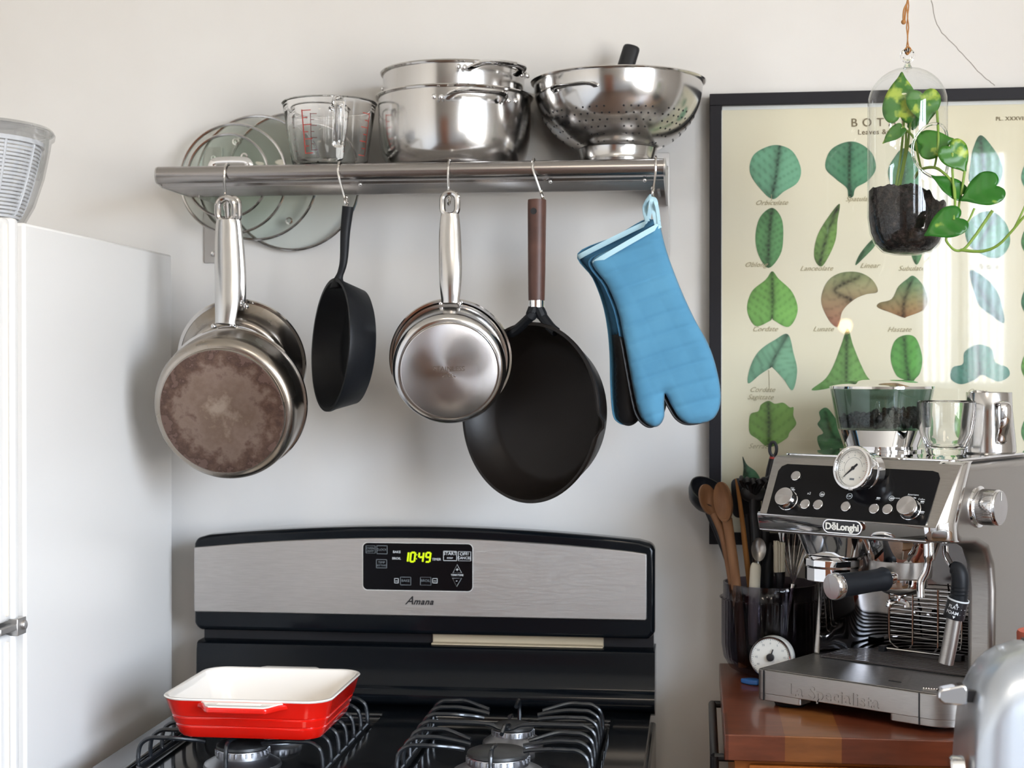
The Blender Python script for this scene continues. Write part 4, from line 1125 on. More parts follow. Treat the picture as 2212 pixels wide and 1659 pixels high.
# ------------------------------------------------------------------ oven mitts
def puffy(poly, T, Dm, step, groove=None, both=False):
    "pillow shape: 2-D outline -> 3-D, z is thickness"
    v2, f2, dd = fill2d(poly, step)
    def hgt(q, d): 
        u = min(1, d / Dm); h = T * math.sqrt(max(0, 1 - (1 - u) ** 2))
        if groove: h += groove(q) * min(1, d / .006)
        return h
    H_ = [hgt(q, d) for q, d in zip(v2, dd)]
    n = len(v2)
    return v2, f2, H_
def mitt(name, label, outline_px, Y, sep_px, cuff_px, seed, loop_px, flip=1):
    outline = cat_([W(u, v, Y) for u, v in outline_px], 5, True)
    cen = sum(outline, Vector()) / len(outline)
    t = thing(name, label, 'oven mitt', (cen.x, Y, cen.z), group='pair of blue oven mitts')
    poly = [(p.x - cen.x, p.z - cen.z) for p in outline]
    area = sum(poly[i][0] * poly[(i + 1) % len(poly)][1] - poly[(i + 1) % len(poly)][0] * poly[i][1] for i in range(len(poly)))
    if area < 0: poly = poly[::-1]
    ax = W(cuff_px[1][0], cuff_px[1][1], Y) - W(cuff_px[0][0], cuff_px[0][1], Y); ax = Vector((ax.x, ax.z)).normalized()   # along the cuff
    pn = Vector((ax.y, -ax.x))                                                         # down the mitt
    def groove(q):
        s = (q.x * .24 - q.y * .97 + 0.004 * sin(q.x * 22 + seed)) / 0.0275
        g = abs(s - round(s)) * 2                                                     # 0 at a quilting seam
        s2 = (q.dot(ax) + 0.006 * sin(q.dot(pn) * 14)) / .033
        g2 = abs(s2 - round(s2)) * 2
        w_ = 0.0008 * noise.noise(Vector((q.x * 30, q.y * 30, seed)))
        return -0.0021 * math.exp(-(g / .24) ** 2) - .0003 * math.exp(-(g2 / .20) ** 2) + w_ + .0016 * noise.noise(Vector((q.x * 12, q.y * 12, seed + 5)))
    v2, f2, H_ = puffy(poly, 0.012, 0.020, 0.0026, groove)
    b = MB().add([(q.x, -h * flip, q.y) for q, h in zip(v2, H_)], f2)
    obj('quilted_back', b, M['mitt'], t, sharp=80, solid=.0012)
    v2, f2, H_ = puffy([(p[0] - .006 * flip, p[1] - .001) for p in poly], 0.020 if flip > 0 else .012, 0.024, 0.006)
    zsep = (W(sep_px[0], sep_px[1], Y) - cen); zs = Vector((zsep.x, zsep.z)).dot(pn)
    fb = [f for f in f2 if Vector(sum((v2[i] for i in f), Vector((0, 0))) / len(f)).dot(pn) > zs]
    fu = [f for f in f2 if Vector(sum((v2[i] for i in f), Vector((0, 0))) / len(f)).dot(pn) <= zs]
    obj('silicone_palm', MB().add([(q.x, h * 1.05 * flip, q.y) for q, h in zip(v2, H_)], fb), M['silicone'], t, sharp=80, solid=.0022, label='black silicone palm side')
    obj('cotton_palm', MB().add([(q.x, h * flip, q.y) for q, h in zip(v2, H_)], fu), M['mittdark'], t, sharp=80, solid=.0015)
    # cuff binding: a flattened ring along the cuff edge
    c0_, c1_ = [W(*q, Y) for q in cuff_px]
    c0_ = c0_ - Vector((cen.x, 0, cen.z)); c1_ = c1_ - Vector((cen.x, 0, cen.z)); c0_.y = c1_.y = 0
    mid = (c0_ + c1_) / 2; hx_ = (c1_ - c0_) / 2; pts = []
    for i in range(40):
        a = 2 * PI * i / 40
        x_ = cos(a); x_ = math.copysign(abs(x_) ** .7, x_)
        pts.append(mid + hx_ * x_ + Vector((0, .011 * sin(a) * (1 if sin(a) > 0 else 1.1), 0)) + Vector((pn.x, 0, pn.y)) * (-.001))
    dn = Vector((pn.x, 0, pn.y))
    b = MB(); N_ = len(pts); wv = .0075
    ring_ = []
    for k, (o_, t_) in enumerate(((0, .0014), (.3, .0018), (1, .0016), (1, -.0004), (.3, -.0004), (0, -.0006))):
        for i, p in enumerate(pts):
            out = (p - mid); out.x *= .05; out.z *= .05; out = out.normalized() if out.length > 1e-6 else Vector((0, 1, 0))
            ring_.append(p + dn * (wv * o_) + out * t_)
    fs_ = [(k * N_ + i, k * N_ + (i + 1) % N_, ((k + 1) % 6) * N_ + (i + 1) % N_, ((k + 1) % 6) * N_ + i) for k in range(6) for i in range(N_)]
    obj('cuff_binding', b.add(ring_, fs_), M['mitttrim'], t, sharp=60)
    lp = [W(*q, Y + (.004 if i % 2 else -.004)) for i, q in enumerate(loop_px)]
    lp = [Vector((p.x - cen.x, p.y - Y, p.z - cen.z)) for p in lp]
    obj('hanging_loop', MB().tube(cat_(lp, 5), .0014, 6, flat=3.2), M['mitttrim'], t)
    return t
YM = YF - 0.030
back = [(1248, 548), (1330, 510), (1395, 474), (1412, 490), (1425, 560), (1440, 640), (1445, 700), (1440, 780), (1432, 860), (1420, 900), (1400, 905),
        (1385, 880), (1376, 850), (1374, 880), (1370, 905), (1352, 917), (1335, 912), (1324, 895), (1319, 840), (1317, 760), (1311, 700), (1300, 650), (1280, 600)]
mitt('oven_mitt', 'rear blue oven mitt with a black palm, mostly behind the other mitt', back, YM + 0.020, (1325, 724), ((1249, 552), (1398, 478)), 3.1,
     [(1398, 478), (1393, 450), (1400, 432), (1406, 425), (1406, 440), (1400, 476)], -1)
front = [(1280, 563), (1340, 530), (1420, 484), (1424, 482), (1440, 545), (1470, 625), (1500, 690), (1530, 745), (1548, 800), (1556, 850), (1552, 885), (1534, 908), (1495, 916), (1470, 905), (1452, 878), (1437, 850),
         (1434, 872), (1434, 900), (1424, 918), (1408, 921), (1390, 908), (1378, 885), (1368, 840), (1358, 785), (1347, 725), (1335, 670), (1312, 615)]
mitt('oven_mitt', 'front blue quilted oven mitt, large and bright, hanging at the right end of the rail', front, YM - 0.014, (1350, 724), ((1281, 566), (1423, 484)), 0.4,
     [(1420, 487), (1413, 455), (1409, 435), (1413, 428), (1417, 440), (1421, 460), (1424, 486)])
s_hook(W(1411, 380, YF).x, W(1409, 428, YM).z, 'steel S hook holding the oven mitts at the right end of the rail', top_x=.004, yb=YM - .002)
# ------------------------------------------------------------------ botanical poster in a black frame
YP = -0.020
A = W(1533, 204, YP); fw = px(25, YP)
x0 = A.x; x1 = W(2300, 200, YP).x; zt = A.z; zb = W(1535, 1175, YP).z
t = thing('framed_poster', 'botanical leaf chart in a thin black frame behind the coffee machine', 'picture', ((x0 + x1) / 2, YP, (zt + zb) / 2))
PT = t
for (a, b_, c_, d_) in ((x0, x1, zt - fw, zt), (x0, x1, zb, zb + fw), (x0, x0 + fw, zb + fw, zt - fw), (x1 - fw, x1, zb + fw, zt - fw)):
    obj('frame_rail', L(t, MB().bx(a, b_, YP - .006, -.0005, c_, d_)), M['framewood'], t, bev=.0008)
YS = YP + 0.006
obj('paper_sheet', L(t, MB().bx(x0 + fw * .9, x1 - fw * .9, YS, YS + .004, zb + fw * .9, zt - fw * .9)), M['paper'], t)
b = MB().bx(x0 + fw, x1 - fw, YS - .001, YS, zt - fw - .006, zt - fw).bx(x0 + fw, x0 + fw + .0012, YS - .001, YS, zb + fw, zt - fw)
obj('paper_margin', L(t, b), M['mat'], t)
pb = MB()
def Q(u, v, dy=0): return W(u, v, YS - .0006 - dy)
def leaf(verts, faces, cols, cu, cv, outline, base, mid, nv=6, dark=.42, tint=(.62, .28, .26), step=.0042, grad=None, side=None):
    "outline and mid rib in pixels relative to (cu, cv)"
    po = cat_([Q(cu + u, cv + v) for u, v in outline], 6, True)
    poly = [(p.x, p.z) for p in po]
    ar = sum(poly[i][0] * poly[(i + 1) % len(poly)][1] - poly[(i + 1) % len(poly)][0] * poly[i][1] for i in range(len(poly)))
    if ar < 0: poly = poly[::-1]
    mr = [Q(cu + u, cv + v) for u, v in mid]; m2 = [Vector((p.x, p.z)) for p in cat_(mr, 6)]
    v2, f2, dd = fill2d(poly, step)
    L_ = sum((b_ - a_).length for a_, b_ in zip(m2, m2[1:]))
    size = L_
    off = len(verts)
    for q, d in zip(v2, dd):
        best, s_at, acc, sgn, tan = 9, 0, 0, 1, Vector((0, 1))
        for a_, b_ in zip(m2, m2[1:]):
            ab = b_ - a_; tt = max(0, min(1, (q - a_).dot(ab) / max(ab.length_squared, 1e-12))); pr_ = a_ + ab * tt
            dist_ = (q - pr_).length
            if dist_ < best: best, s_at, sgn, tan = dist_, acc + ab.length * tt, (1 if ab.x * (q - a_).y - ab.y * (q - a_).x > 0 else -1), ab
            acc += ab.length
        s = (s_at - best * .75) / L_
        ph = s * nv; vein = math.exp(-((ph - round(ph)) * L_ / nv / .0016) ** 2) * (1 if best < L_ * .6 else .4)
        rib = math.exp(-(best / .0024) ** 2)
        shade = 1 - dark * max(rib, vein * .62) - .16 * (1 if sgn > 0 else 0) - .16 * math.exp(-(d / .004) ** 2) - .30 * math.exp(-(best / (size * .10)) ** 2)
        shade += .14 * noise.noise(Vector((q.x * 40, q.y * 40, cu)))
        c_ = [min(1, base[i] * shade * 1.12 + .02) for i in range(3)]
        if grad:
            g = max(0, min(1, (q.y - min(p[1] for p in poly)) / (max(p[1] for p in poly) - min(p[1] for p in poly))))
            c_ = [c_[i] * g + grad[i] * shade * (1 - g) for i in range(3)]
        verts.append((q.x, YS - .0006, q.y)); cols.append((*[max(0, x_) for x_ in c_], 1))
    for f in f2: faces.append(tuple(off + i for i in f))
V_, F_, C_ = [], [], []
def c3(r, g, b): return lin((r / 255, g / 255, b / 255))
G1, G2, G3, G4 = c3(112, 170, 136), c3(96, 152, 96), c3(116, 172, 84), c3(84, 138, 104)
# column 1
leaf(V_, F_, C_, 1675, 372, [(10, -58), (38, -44), (55, -8), (48, 22), (18, 42), (-6, 58), (-34, 34), (-55, 0), (-48, -36), (-18, -55)], G1, [(-8, 56), (0, 20), (10, -56)], 6, .45)
leaf(V_, F_, C_, 1662, 515, [(6, -66), (26, -44), (30, -6), (24, 34), (-2, 64), (-24, 34), (-30, -6), (-20, -46)], G2, [(-2, 62), (0, 0), (6, -64)], 9, .5)
leaf(V_, F_, C_, 1668, 646, [(0, -60), (14, -44), (44, -14), (55, 26), (36, 60), (4, 46), (0, 42), (-6, 48), (-36, 58), (-54, 24), (-44, -16), (-14, -42)], G3, [(0, 44), (2, 0), (0, -58)], 6, .45)
leaf(V_, F_, C_, 1668, 784, [(34, -62), (46, -22), (54, 18), (44, 59), (24, 34), (2, 11), (-4, 11), (-26, 25), (-52, 44), (-47, 8), (-28, -26), (6, -50)], c3(118, 168, 134), [(-2, 10), (10, -20), (32, -60)], 5, .4)
leaf(V_, F_, C_, 1668, 916, [(-8, -50), (6, -44), (24, -46), (38, -36), (46, -36), (46, -18), (52, 0), (38, 18), (30, 32), (-6, 50), (-32, 32), (-48, 20), (-50, -4), (-46, -22), (-30, -28), (-24, -42)], c3(120, 164, 76), [(-6, 46), (-6, 0), (-8, -46)], 4, .45)
leaf(V_, F_, C_, 1630, 1030, [(-26, -44), (-16, -26), (4, -10), (14, 14), (12, 60), (-10, 60), (-26, 24), (-24, -20)], G4, [(0, 56), (-16, 0), (-26, -42)], 5, .5)
# column 2
leaf(V_, F_, C_, 1837, 362, [(-14, -54), (16, -54), (46, -32), (55, 2), (38, 28), (12, 44), (6, 62), (-4, 64), (-8, 44), (-32, 24), (-54, 0), (-44, -36)], G4, [(2, 62), (-2, 20), (0, -52)], 6, .5)
leaf(V_, F_, C_, 1785, 508, [(28, -68), (24, -30), (20, 10), (4, 48), (-12, 68), (-26, 48), (-22, 10), (-6, -24)], c3(122, 160, 84), [(-14, 64), (2, 0), (27, -66)], 9, .5)
leaf(V_, F_, C_, 1866, 545, [(30, -36), (24, -14), (0, 12), (-18, 28), (-10, 6), (12, -22)], c3(104, 146, 104), [(-14, 24), (6, -8), (26, -32)], 8, .3)
leaf(V_, F_, C_, 1834, 646, [(62, -16), (36, -10), (10, 2), (-14, 26), (-24, 60), (-44, 44), (-60, 4), (-48, -36), (-20, -56), (20, -58), (50, -42)], c3(140, 152, 108), [(4, 0), (-30, -20), (20, -46)], 5, .4, grad=c3(186, 128, 104))
leaf(V_, F_, C_, 1829, 790, [(2, -80), (14, -44), (32, 0), (48, 28), (76, 50), (40, 50), (10, 40), (0, 46), (-12, 40), (-44, 50), (-76, 52), (-46, 28), (-28, -2), (-12, -44)], c3(112, 160, 84), [(0, 44), (0, 0), (2, -76)], 6, .45)
leaf(V_, F_, C_, 1806, 935, [(-20, -54), (0, -30), (10, -8), (20, 0), (16, 30), (6, 44), (-10, 34), (-26, 44), (-38, 26), (-40, 8), (-28, 0), (-40, -18), (-34, -30), (-36, -46)], c3(86, 142, 92), [(14, 20), (-10, 0), (-22, -44)], 4, .4)
# column 3
leaf(V_, F_, C_, 1952, 370, [(0, -50), (22, -30), (36, 0), (30, 40), (0, 62), (-24, 36), (-34, 0), (-20, -30)], G4, [(0, 58), (0, 0), (0, -46)], 6, .4)
leaf(V_, F_, C_, 1978, 520, [(0, -50), (14, -20), (16, 20), (2, 52), (-12, 20), (-12, -20)], G2, [(0, 48), (0, 0), (0, -46)], 8, .4)
leaf(V_, F_, C_, 1950, 650, [(24, -54), (46, -30), (54, 0), (44, 20), (10, 34), (2, 36), (-24, 26), (-54, 14), (-50, 4), (-24, -4), (-10, -30), (8, -46)], c3(96, 148, 104), [(2, 34), (4, 0), (22, -50)], 5, .45, grad=c3(176, 128, 88))
leaf(V_, F_, C_, 1958, 780, [(-4, -56), (20, -50), (34, -10), (30, 24), (18, 40), (10, 54), (-2, 42), (-22, 30), (-34, -6), (-26, -42)], c3(92, 156, 72), [(8, 50), (0, 0), (-4, -52)], 5, .45)
# column 4
leaf(V_, F_, C_, 2130, 362, [(-12, -70), (14, -44), (34, -8), (32, 26), (8, 52), (-10, 40), (-36, 30), (-34, -6), (-28, -40)], G4, [(4, 48), (-4, 0), (-12, -66)], 8, .5)
leaf(V_, F_, C_, 2132, 508, [(-20, -46), (14, -50), (42, -24), (50, 14), (36, 42), (14, 50), (-14, 40), (-40, 20), (-46, -16)], c3(90, 146, 116), [(-26, 42), (-6, 4), (16, -40)], 5, .5)
leaf(V_, F_, C_, 2130, 640, [(-34, -56), (0, -38), (24, -10), (36, 28), (38, 58), (10, 40), (-14, 20), (-26, -10)], c3(92, 136, 124), [(30, 50), (0, 4), (-32, -52)], 6, .4)
leaf(V_, F_, C_, 2116, 790, [(-4, -46), (26, -36), (34, -8), (60, 4), (64, 22), (40, 34), (6, 20), (-10, 30), (-40, 40), (-62, 28), (-58, 4), (-36, -4), (-32, -30)], c3(88, 138, 120), [(0, 30), (0, 0), (-4, -42)], 5, .45)
# column 5, partly past the edge of the view
for cv_, c_ in ((380, G1), (520, G2), (650, G4), (790, G3), (930, G2)):
    leaf(V_, F_, C_, 2240, cv_, [(0, -50), (26, -26), (34, 6), (20, 34), (0, 52), (-22, 32), (-34, 4), (-24, -28)], c_, [(0, 48), (0, 0), (0, -46)], 6, .45)
leaf(V_, F_, C_, 1960, 935, [(0, -40), (30, -10), (30, 20), (0, 40), (-30, 20), (-30, -10)], G2, [(0, 36), (0, 0), (0, -38)], 5, .45)
leaf(V_, F_, C_, 2110, 935, [(0, -40), (34, -10), (30, 20), (0, 40), (-30, 20), (-34, -10)], G3, [(0, 36), (0, 0), (0, -38)], 5, .45)
me = bpy.data.meshes.new('leaf_prints')
me.from_pydata([(v[0] - t.location.x, v[1] - t.location.y, v[2] - t.location.z) for v in V_], [], F_)
ca = me.color_attributes.new('Col', 'FLOAT_COLOR', 'POINT')
for i, c_ in enumerate(C_): ca.data[i].color = c_
me.materials.append(M['print'])
for p_ in me.polygons:
    pass
lo_ = bpy.data.objects.new('leaf_prints', me); COL.objects.link(lo_); lo_.parent = t
def flatP(u, v): return Matrix.Translation(Q(u, v, .0004)) @ Matrix.Rotation(R(90), 4, 'X')
k_ = px(1, YP)
b = MB().text('BOTANY', 25 * k_, flatP(1838, 266), .0001, align='LEFT', sp=1.75, bold=.0001)
b.text('Leaves &c.', 15 * k_, flatP(1853, 286), .0001, align='LEFT', sp=1.1, bold=.0001)
b.text('PL. XXXVII.', 11 * k_, flatP(2151, 257), .0001, align='LEFT', sp=1.15, bold=.0001)
b.tube([Q(1838, 300), Q(1838, 300)], .0001, 3) if False else None
obj('printed_title', L(t, b), M['ink'], t)
b = MB()
for (tx, u, v) in (('Orbiculate', 1666, 438), ('Oblong', 1632, 572), ('Lanceolate', 1763, 580), ('Linear', 1878, 574), ('Spatulate', 1856, 430), ('Cordate', 1652, 711), ('Lunate', 1778, 711), ('Hastate', 1942, 712), ('Saggitate', 1642, 846 + 12),
                   ('Cordate', 1646, 842), ('Serrate', 1640, 964), ('Subulate', 1968, 580), ('Peltate', 2132, 576), ('Ovate', 2110, 846), ('Deltoid', 1905, 858)):
    b.text(tx.replace('gg', 'g').replace('Sagitate', 'Sagittate'), 15 * k_, flatP(u, v), .0001, shear=.5, sp=1.05)
for (u, v0, v1) in ((1661, 800, 842), (1666, 420, 434)):
    b.tube([Q(u, v0), Q(u + 1, v1)], .0004, 4)
obj('printed_captions', L(t, b), M['ink2'], t)
obj('glass_pane', L(t, MB().add([(x0 + fw * .9, YP - .002, zb + fw * .9), (x1 - fw * .9, YP - .002, zb + fw * .9), (x1 - fw * .9, YP - .002, zt - fw * .9), (x0 + fw * .9, YP - .002, zt - fw * .9)], [(0, 1, 2, 3)])), M['pane'], t)

# ------------------------------------------------------------------ hanging glass planter with pothos
YG = -0.36
gc = W(1960, 350, YG); gr = px(82, YG)
ztop, zbot = W(1958, 146, YG).z, W(1958, 551, YG).z
t = thing('hanging_terrarium', 'capsule shaped clear glass planter hanging on a string in front of the poster', 'planter', (gc.x, YG, zbot))
Hc = ztop - zbot
prof = [(0, 0), (gr * .35, .0004), (gr * .62, .004), (gr * .82, .015), (gr * .94, .030), (gr, .052), (gr, Hc - gr * .95)]
for i in range(1, 10):
    a = R(10 * i); prof.append((gr * cos(a), Hc - gr * .95 + gr * .95 * sin(a)))
prof.append((0.004, Hc))
hole_c = Vector((gr * .62, -gr * .78, W(2015, 335, YG).z - zbot)); hole_r = .036
b = MB().lathe(prof, 96)
# finer rings near the hole: resample the cylinder wall
pf = []
for (ra, za), (rb, zb2) in zip(prof, prof[1:]):
    m_ = max(1, int(abs(zb2 - za) / .004))
    for i in range(m_): pf.append((ra + (rb - ra) * i / m_, za + (zb2 - za) * i / m_))
pf.append(prof[-1])
b = MB().lathe(pf, 120)
b.f = [f for f in b.f if (sum((Vector(b.v[i]) for i in f), Vector()) / len(f) - hole_c).length > hole_r]
b.m = [0] * len(b.f)
obj('glass_capsule', b, M['glass'], t, sharp=80)
hd = Vector((hole_c.x, hole_c.y, 0)).normalized(); hx_ = Vector((-hd.y, hd.x, 0))
ringp = []
for i in range(48):
    a = 2 * PI * i / 48; q = hx_ * (hole_r * cos(a)); zz = hole_r * sin(a)
    pr_ = Vector((hole_c.x, hole_c.y, 0)).normalized() * gr
    ang = q.length / gr * (1 if cos(a) > 0 else -1)
    xy = Matrix.Rotation(ang, 3, 'Z') @ pr_
    ringp.append((xy.x, xy.y, hole_c.z + zz))
obj('opening_rim', MB().tube(ringp, .0019, 10, closed=True), M['tglass'], t)
b = MB().tube(cat_([(0, 0, Hc - .001), (0, 0, Hc + .006), (0, 0, Hc + .009)], 3), [.006, .0055, .004, .0036, .0036, .0036, .0036], 12)
b.tube([(.0075 * cos(2 * PI * i / 20), 0, Hc + .016 + .0075 * sin(2 * PI * i / 20)) for i in range(20)], .0026, 8, closed=True)
obj('glass_loop', b, M['tglass'], t)
zl = W(1958, 118, YG).z - zbot
b = MB()
for s_ in (-1, 1):
    pts = [(s_ * .0008 * sin(k * 1.3) + s_ * .0006, .0008 * cos(k * 1.3) * s_, Hc + .018 + k * .006) for k in range(int((RZ1 - zbot - Hc - .018) / .006) + 1)]
    b.tube(pts, .0009, 5)
b.tube(cat_([(0, 0, zl), (.004, -.002, zl + .006), (0, -.003, zl + .010), (-.004, 0, zl + .005), (0, .002, zl)], 4), .0012, 6)
zk = W(1950, 40, YG).z - zbot
b.tube(cat_([(0, 0, zk + .022), (-.005, -.001, zk + .012), (-.006, -.001, zk), (-.0045, -.001, zk - .006), (-.003, 0, zk + .008), (0, 0, zk + .026)], 5), .0012, 6)
b.sphere((-.0055, -.001, zk - .005), .0035, 10, 6)
obj('string', b, M['string'], t, label='brown jute string up to the ceiling')
# soil
b = MB(); rg, n = 26, 72
zs0 = W(1960, 418, YG).z - zbot
vs_, fs_ = [], []
gi = gr - .002
lowp = [(gi * .35, .0022), (gi * .62, .006), (gi * .82, .0165), (gi * .94, .031), (gi, .052)]
def surf(r, a):
    x_, y_ = r * cos(a), r * sin(a)
    return zs0 + .014 * (1 - r / gi) * 1.3 - .24 * x_ - .006 + .012 * noise.noise(Vector((x_ * 45, y_ * 45, 3))) + .006 * noise.noise(Vector((x_ * 140, y_ * 140, 1)))
prf = [(0, .002)] + lowp
for r, z in prf: vs_ += [(r * cos(2 * PI * i / n), r * sin(2 * PI * i / n), z) for i in range(n)]
for k in range(rg, -1, -1):
    r = gi * k / rg; vs_ += [(r * cos(2 * PI * i / n), r * sin(2 * PI * i / n), surf(r, 2 * PI * i / n)) for i in range(n)]
m_ = len(prf) + rg + 1
for k in range(m_ - 1):
    for i in range(n): fs_.append((k * n + i, k * n + (i + 1) % n, (k + 1) * n + (i + 1) % n, (k + 1) * n + i))
obj('soil', b.add(vs_, fs_), M['soil'], t, kind='stuff')
# the plant
PLoc = Vector(t.location)
tp = thing('pothos_plant', 'variegated trailing pothos growing out of the hanging glass planter', 'plant', (gc.x, YG, zbot + zs0 - .02))
po_ = Vector(tp.location)
def heart(n=14):
    pts = []
    for i in range(2 * n):
        a = 2 * PI * i / (2 * n)                     # a=0 at the tip
        r = 1.0
        x_ = sin(a) * .50 * (1 - .12 * cos(a))
        y_ = .5 - cos(a) * -.0 
        pts.append((x_, y_))
    return pts
HEART = [(0, 1.0), (.10, .86), (.24, .70), (.37, .50), (.44, .28), (.42, .08), (.32, -.06), (.18, -.10), (.06, -.04), (0, .03), (-.06, -.04), (-.18, -.10), (-.32, -.06), (-.42, .08), (-.44, .28), (-.37, .50), (-.24, .70), (-.10, .86)]
def pleaf(base_px, tip_px, Y, wid, mat, nrm, stem=None, fold=.10, dY=0.0, curl=.08):
    b0, b1 = W(*base_px, Y), W(*tip_px, Y + dY)
    yv = b1 - b0; Ln = yv.length; yv.normalize()
    nz = Vector(nrm); nz = (nz - yv * nz.dot(yv)).normalized(); xv = yv.cross(nz)
    outl = [(p.x, p.y) for p in [Vector((a_[0], a_[1], 0)) for a_ in HEART]]
    outl = [(p.x * wid / .88, p.y) for p in cat_([(a_[0], a_[1], 0) for a_ in HEART], 3, True)]
    v2, f2, dd = fill2d(outl[::-1], .09)
    b = MB(); vs_ = []
    for q in v2:
        z = fold * abs(q.x) * 1.2 - curl * (q.y - .4) ** 2 - .10 * q.x * q.x + .01 * sin(q.y * 18 + abs(q.x) * 8)
        p = b0 + xv * (q.x * Ln) + yv * (q.y * Ln) + nz * (z * Ln)
        vs_.append(p - po_)
    b.add(vs_, f2)
    lf = obj('leaf', b, mat, tp, sharp=180, solid=.0005)
    return b0 - po_
def pstem(pts, r=.0016):
    P_ = cat_([W(u, v, y) - po_ for u, v, y in pts], 6)
    obj('stem', MB().tube(P_, [r * (1.15 - .35 * i / len(P_)) for i in range(len(P_))], 8), M['stem'], tp)
Vv, Vg = M['leafv'], M['leafg']
pleaf((1944, 256), (1948, 154), YG - .014, .74, Vv, (-.15, -1, .1))
pleaf((1993, 200), (2002, 270), YG - .022, 1.02, Vv, (.05, -1, .1), dY=-.006, fold=.02, curl=.03)
pleaf((1948, 276), (1906, 310), YG - .02, .62, Vv, (-.1, -.9, .4), curl=.03)
pleaf((2012, 312), (1962, 316), YG + .012, 1.0, Vg, (.1, -1, .2))
pleaf((1990, 316), (2062, 300), YG - .05, .92, Vv, (.05, -1, .2), fold=.02, curl=.03)
pleaf((2050, 315), (2087, 372), YG - .07, .98, Vv, (.1, -1, .15), fold=.04, curl=.03)
pleaf((2078, 420), (2012, 378), YG - .07, .60, Vg, (-.1, -.9, .5), fold=.16)
pleaf((2155, 400), (2074, 432), YG - .08, .94, Vg, (.1, -1, .4), fold=.12)
pleaf((2075, 470), (1996, 508), YG - .09, .84, Vg, (.0, -1, .35), fold=.10)
pleaf((1968, 275), (1990, 238), YG + .01, .5, Vg, (0, -1, .2))
pstem([(1935, 405, YG), (1945, 340, YG), (1952, 275, YG), (1953, 250, YG - .012)])
pstem([(1940, 408, YG), (1955, 330, YG), (1957, 285, YG), (1950, 274, YG - .02)])
pstem([(1943, 405, YG), (1960, 320, YG), (1966, 270, YG), (1974, 228, YG - .02), (1972, 206, YG - .02)])
pstem([(1958, 282, YG), (1975, 300, YG - .01), (1985, 345, YG - .02), (1990, 365, YG - .03)])
pstem([(1975, 385, YG - .01), (1990, 366, YG - .03), (2018, 362, YG - .05), (2040, 375, YG - .065), (2060, 400, YG - .07), (2063, 440, YG - .08), (2060, 475, YG - .09)], .0019)
pstem([(2024, 240, YG - .03), (2027, 300, YG - .05), (2022, 345, YG - .05), (2018, 362, YG - .05)])
pstem([(2084, 370, YG - .07), (2078, 410, YG - .07), (2072, 440, YG - .07), (2070, 470, YG - .08)])
pstem([(2057, 330, YG - .07), (2058, 380, YG - .07), (2062, 430, YG - .08)])
pstem([(2144, 455, YG - .08), (2120, 490, YG - .08), (2102, 515, YG - .08), (2082, 538, YG - .08), (2062, 540, YG - .08), (2044, 520, YG - .09), (2048, 508, YG - .09)], .0018)
pstem([(2075, 540, YG - .08), (2120, 543, YG - .09), (2155, 530, YG - .10), (2185, 500, YG - .11), (2215, 465, YG - .12), (2245, 440, YG - .13)], .0018)
pstem([(2190, 495, YG - .11), (2205, 465, YG - .12), (2225, 420, YG - .12)], .0013)
pstem([(2105, 450, YG - .08), (2096, 470, YG - .08), (2090, 480, YG - .08)], .0013)
# ------------------------------------------------------------------ wooden cart with butcher block top
BZ = 0.9735
CX0, CX1, CY0, CY1 = 0.033, 0.62, -0.500, -0.012
t = thing('kitchen_cart', 'wooden kitchen cart with a thick butcher block top under the coffee machine', 'kitchen cart', ((CX0 + CX1) / 2, (CY0 + CY1) / 2, 0))
obj('block_top', L(t, MB().bx(CX0, CX1, CY0, CY1, BZ - .034, BZ)), M['block'], t, bev=.0015)
fr = MB().bx(CX0 + .014, CX1 - .014, CY0 + .014, CY1 - .014, BZ - .16, BZ - .0345)
obj('apron', L(t, fr), M['cartwood'], t, bev=.001)
obj('drawer', L(t, MB().bx(CX0 + .032, CX1 - .032, CY0 + .004, CY0 + .016, BZ - .150, BZ - .040)), M['cartwood'], t, bev=.002)
for x in (CX0 + .014, CX1 - .054):
    for y in (CY0 + .014, CY1 - .054):
        obj('leg', L(t, MB().bx(x, x + .04, y, y + .04, 0, BZ - .16)), M['cartwood'], t, bev=.002)
b = MB().tube([(CX0 - .012, CY0 + .06, BZ - .045), (CX0 - .012, CY1 - .10, BZ - .045)], .006, 12)
for y in (CY0 + .06, CY1 - .10): b.tube([(CX0 - .012, y, BZ - .045), (CX0 + .016, y, BZ - .045)], .0055, 10)
b.tube([(CX0 - .012, CY0 + .058, BZ - .043), (CX0 - .012, CY0 + .058, BZ - .115)], .006, 12)
obj('side_rail', L(t, b), M['black_plastic'], t, label='black metal rail on the side of the cart')

# ------------------------------------------------------------------ espresso machine
ORG = Vector((0.0805, -0.3185, BZ)); MYAW = R(-33.5)
t = thing('espresso_machine', 'stainless espresso machine with a pressure gauge, angled on the butcher block', 'coffee machine', ORG, (0, 0, MYAW))
EM = t
RM = Matrix.Rotation(MYAW, 3, 'Z'); RMi = RM.inverted()
def ML(u, v, y, lean=None):
    "pixel -> machine coordinates on the plane local y (lean: plane through the control face)"
    d = RMi @ ray(u, v); o = RMi @ (CAM_POS - ORG)
    if lean: n, p0 = lean
    else: n, p0 = Vector((0, 1, 0)), Vector((0, y, 0))
    return o + d * ((p0 - o).dot(n) / d.dot(n))
WM = 0.283                                             # machine width
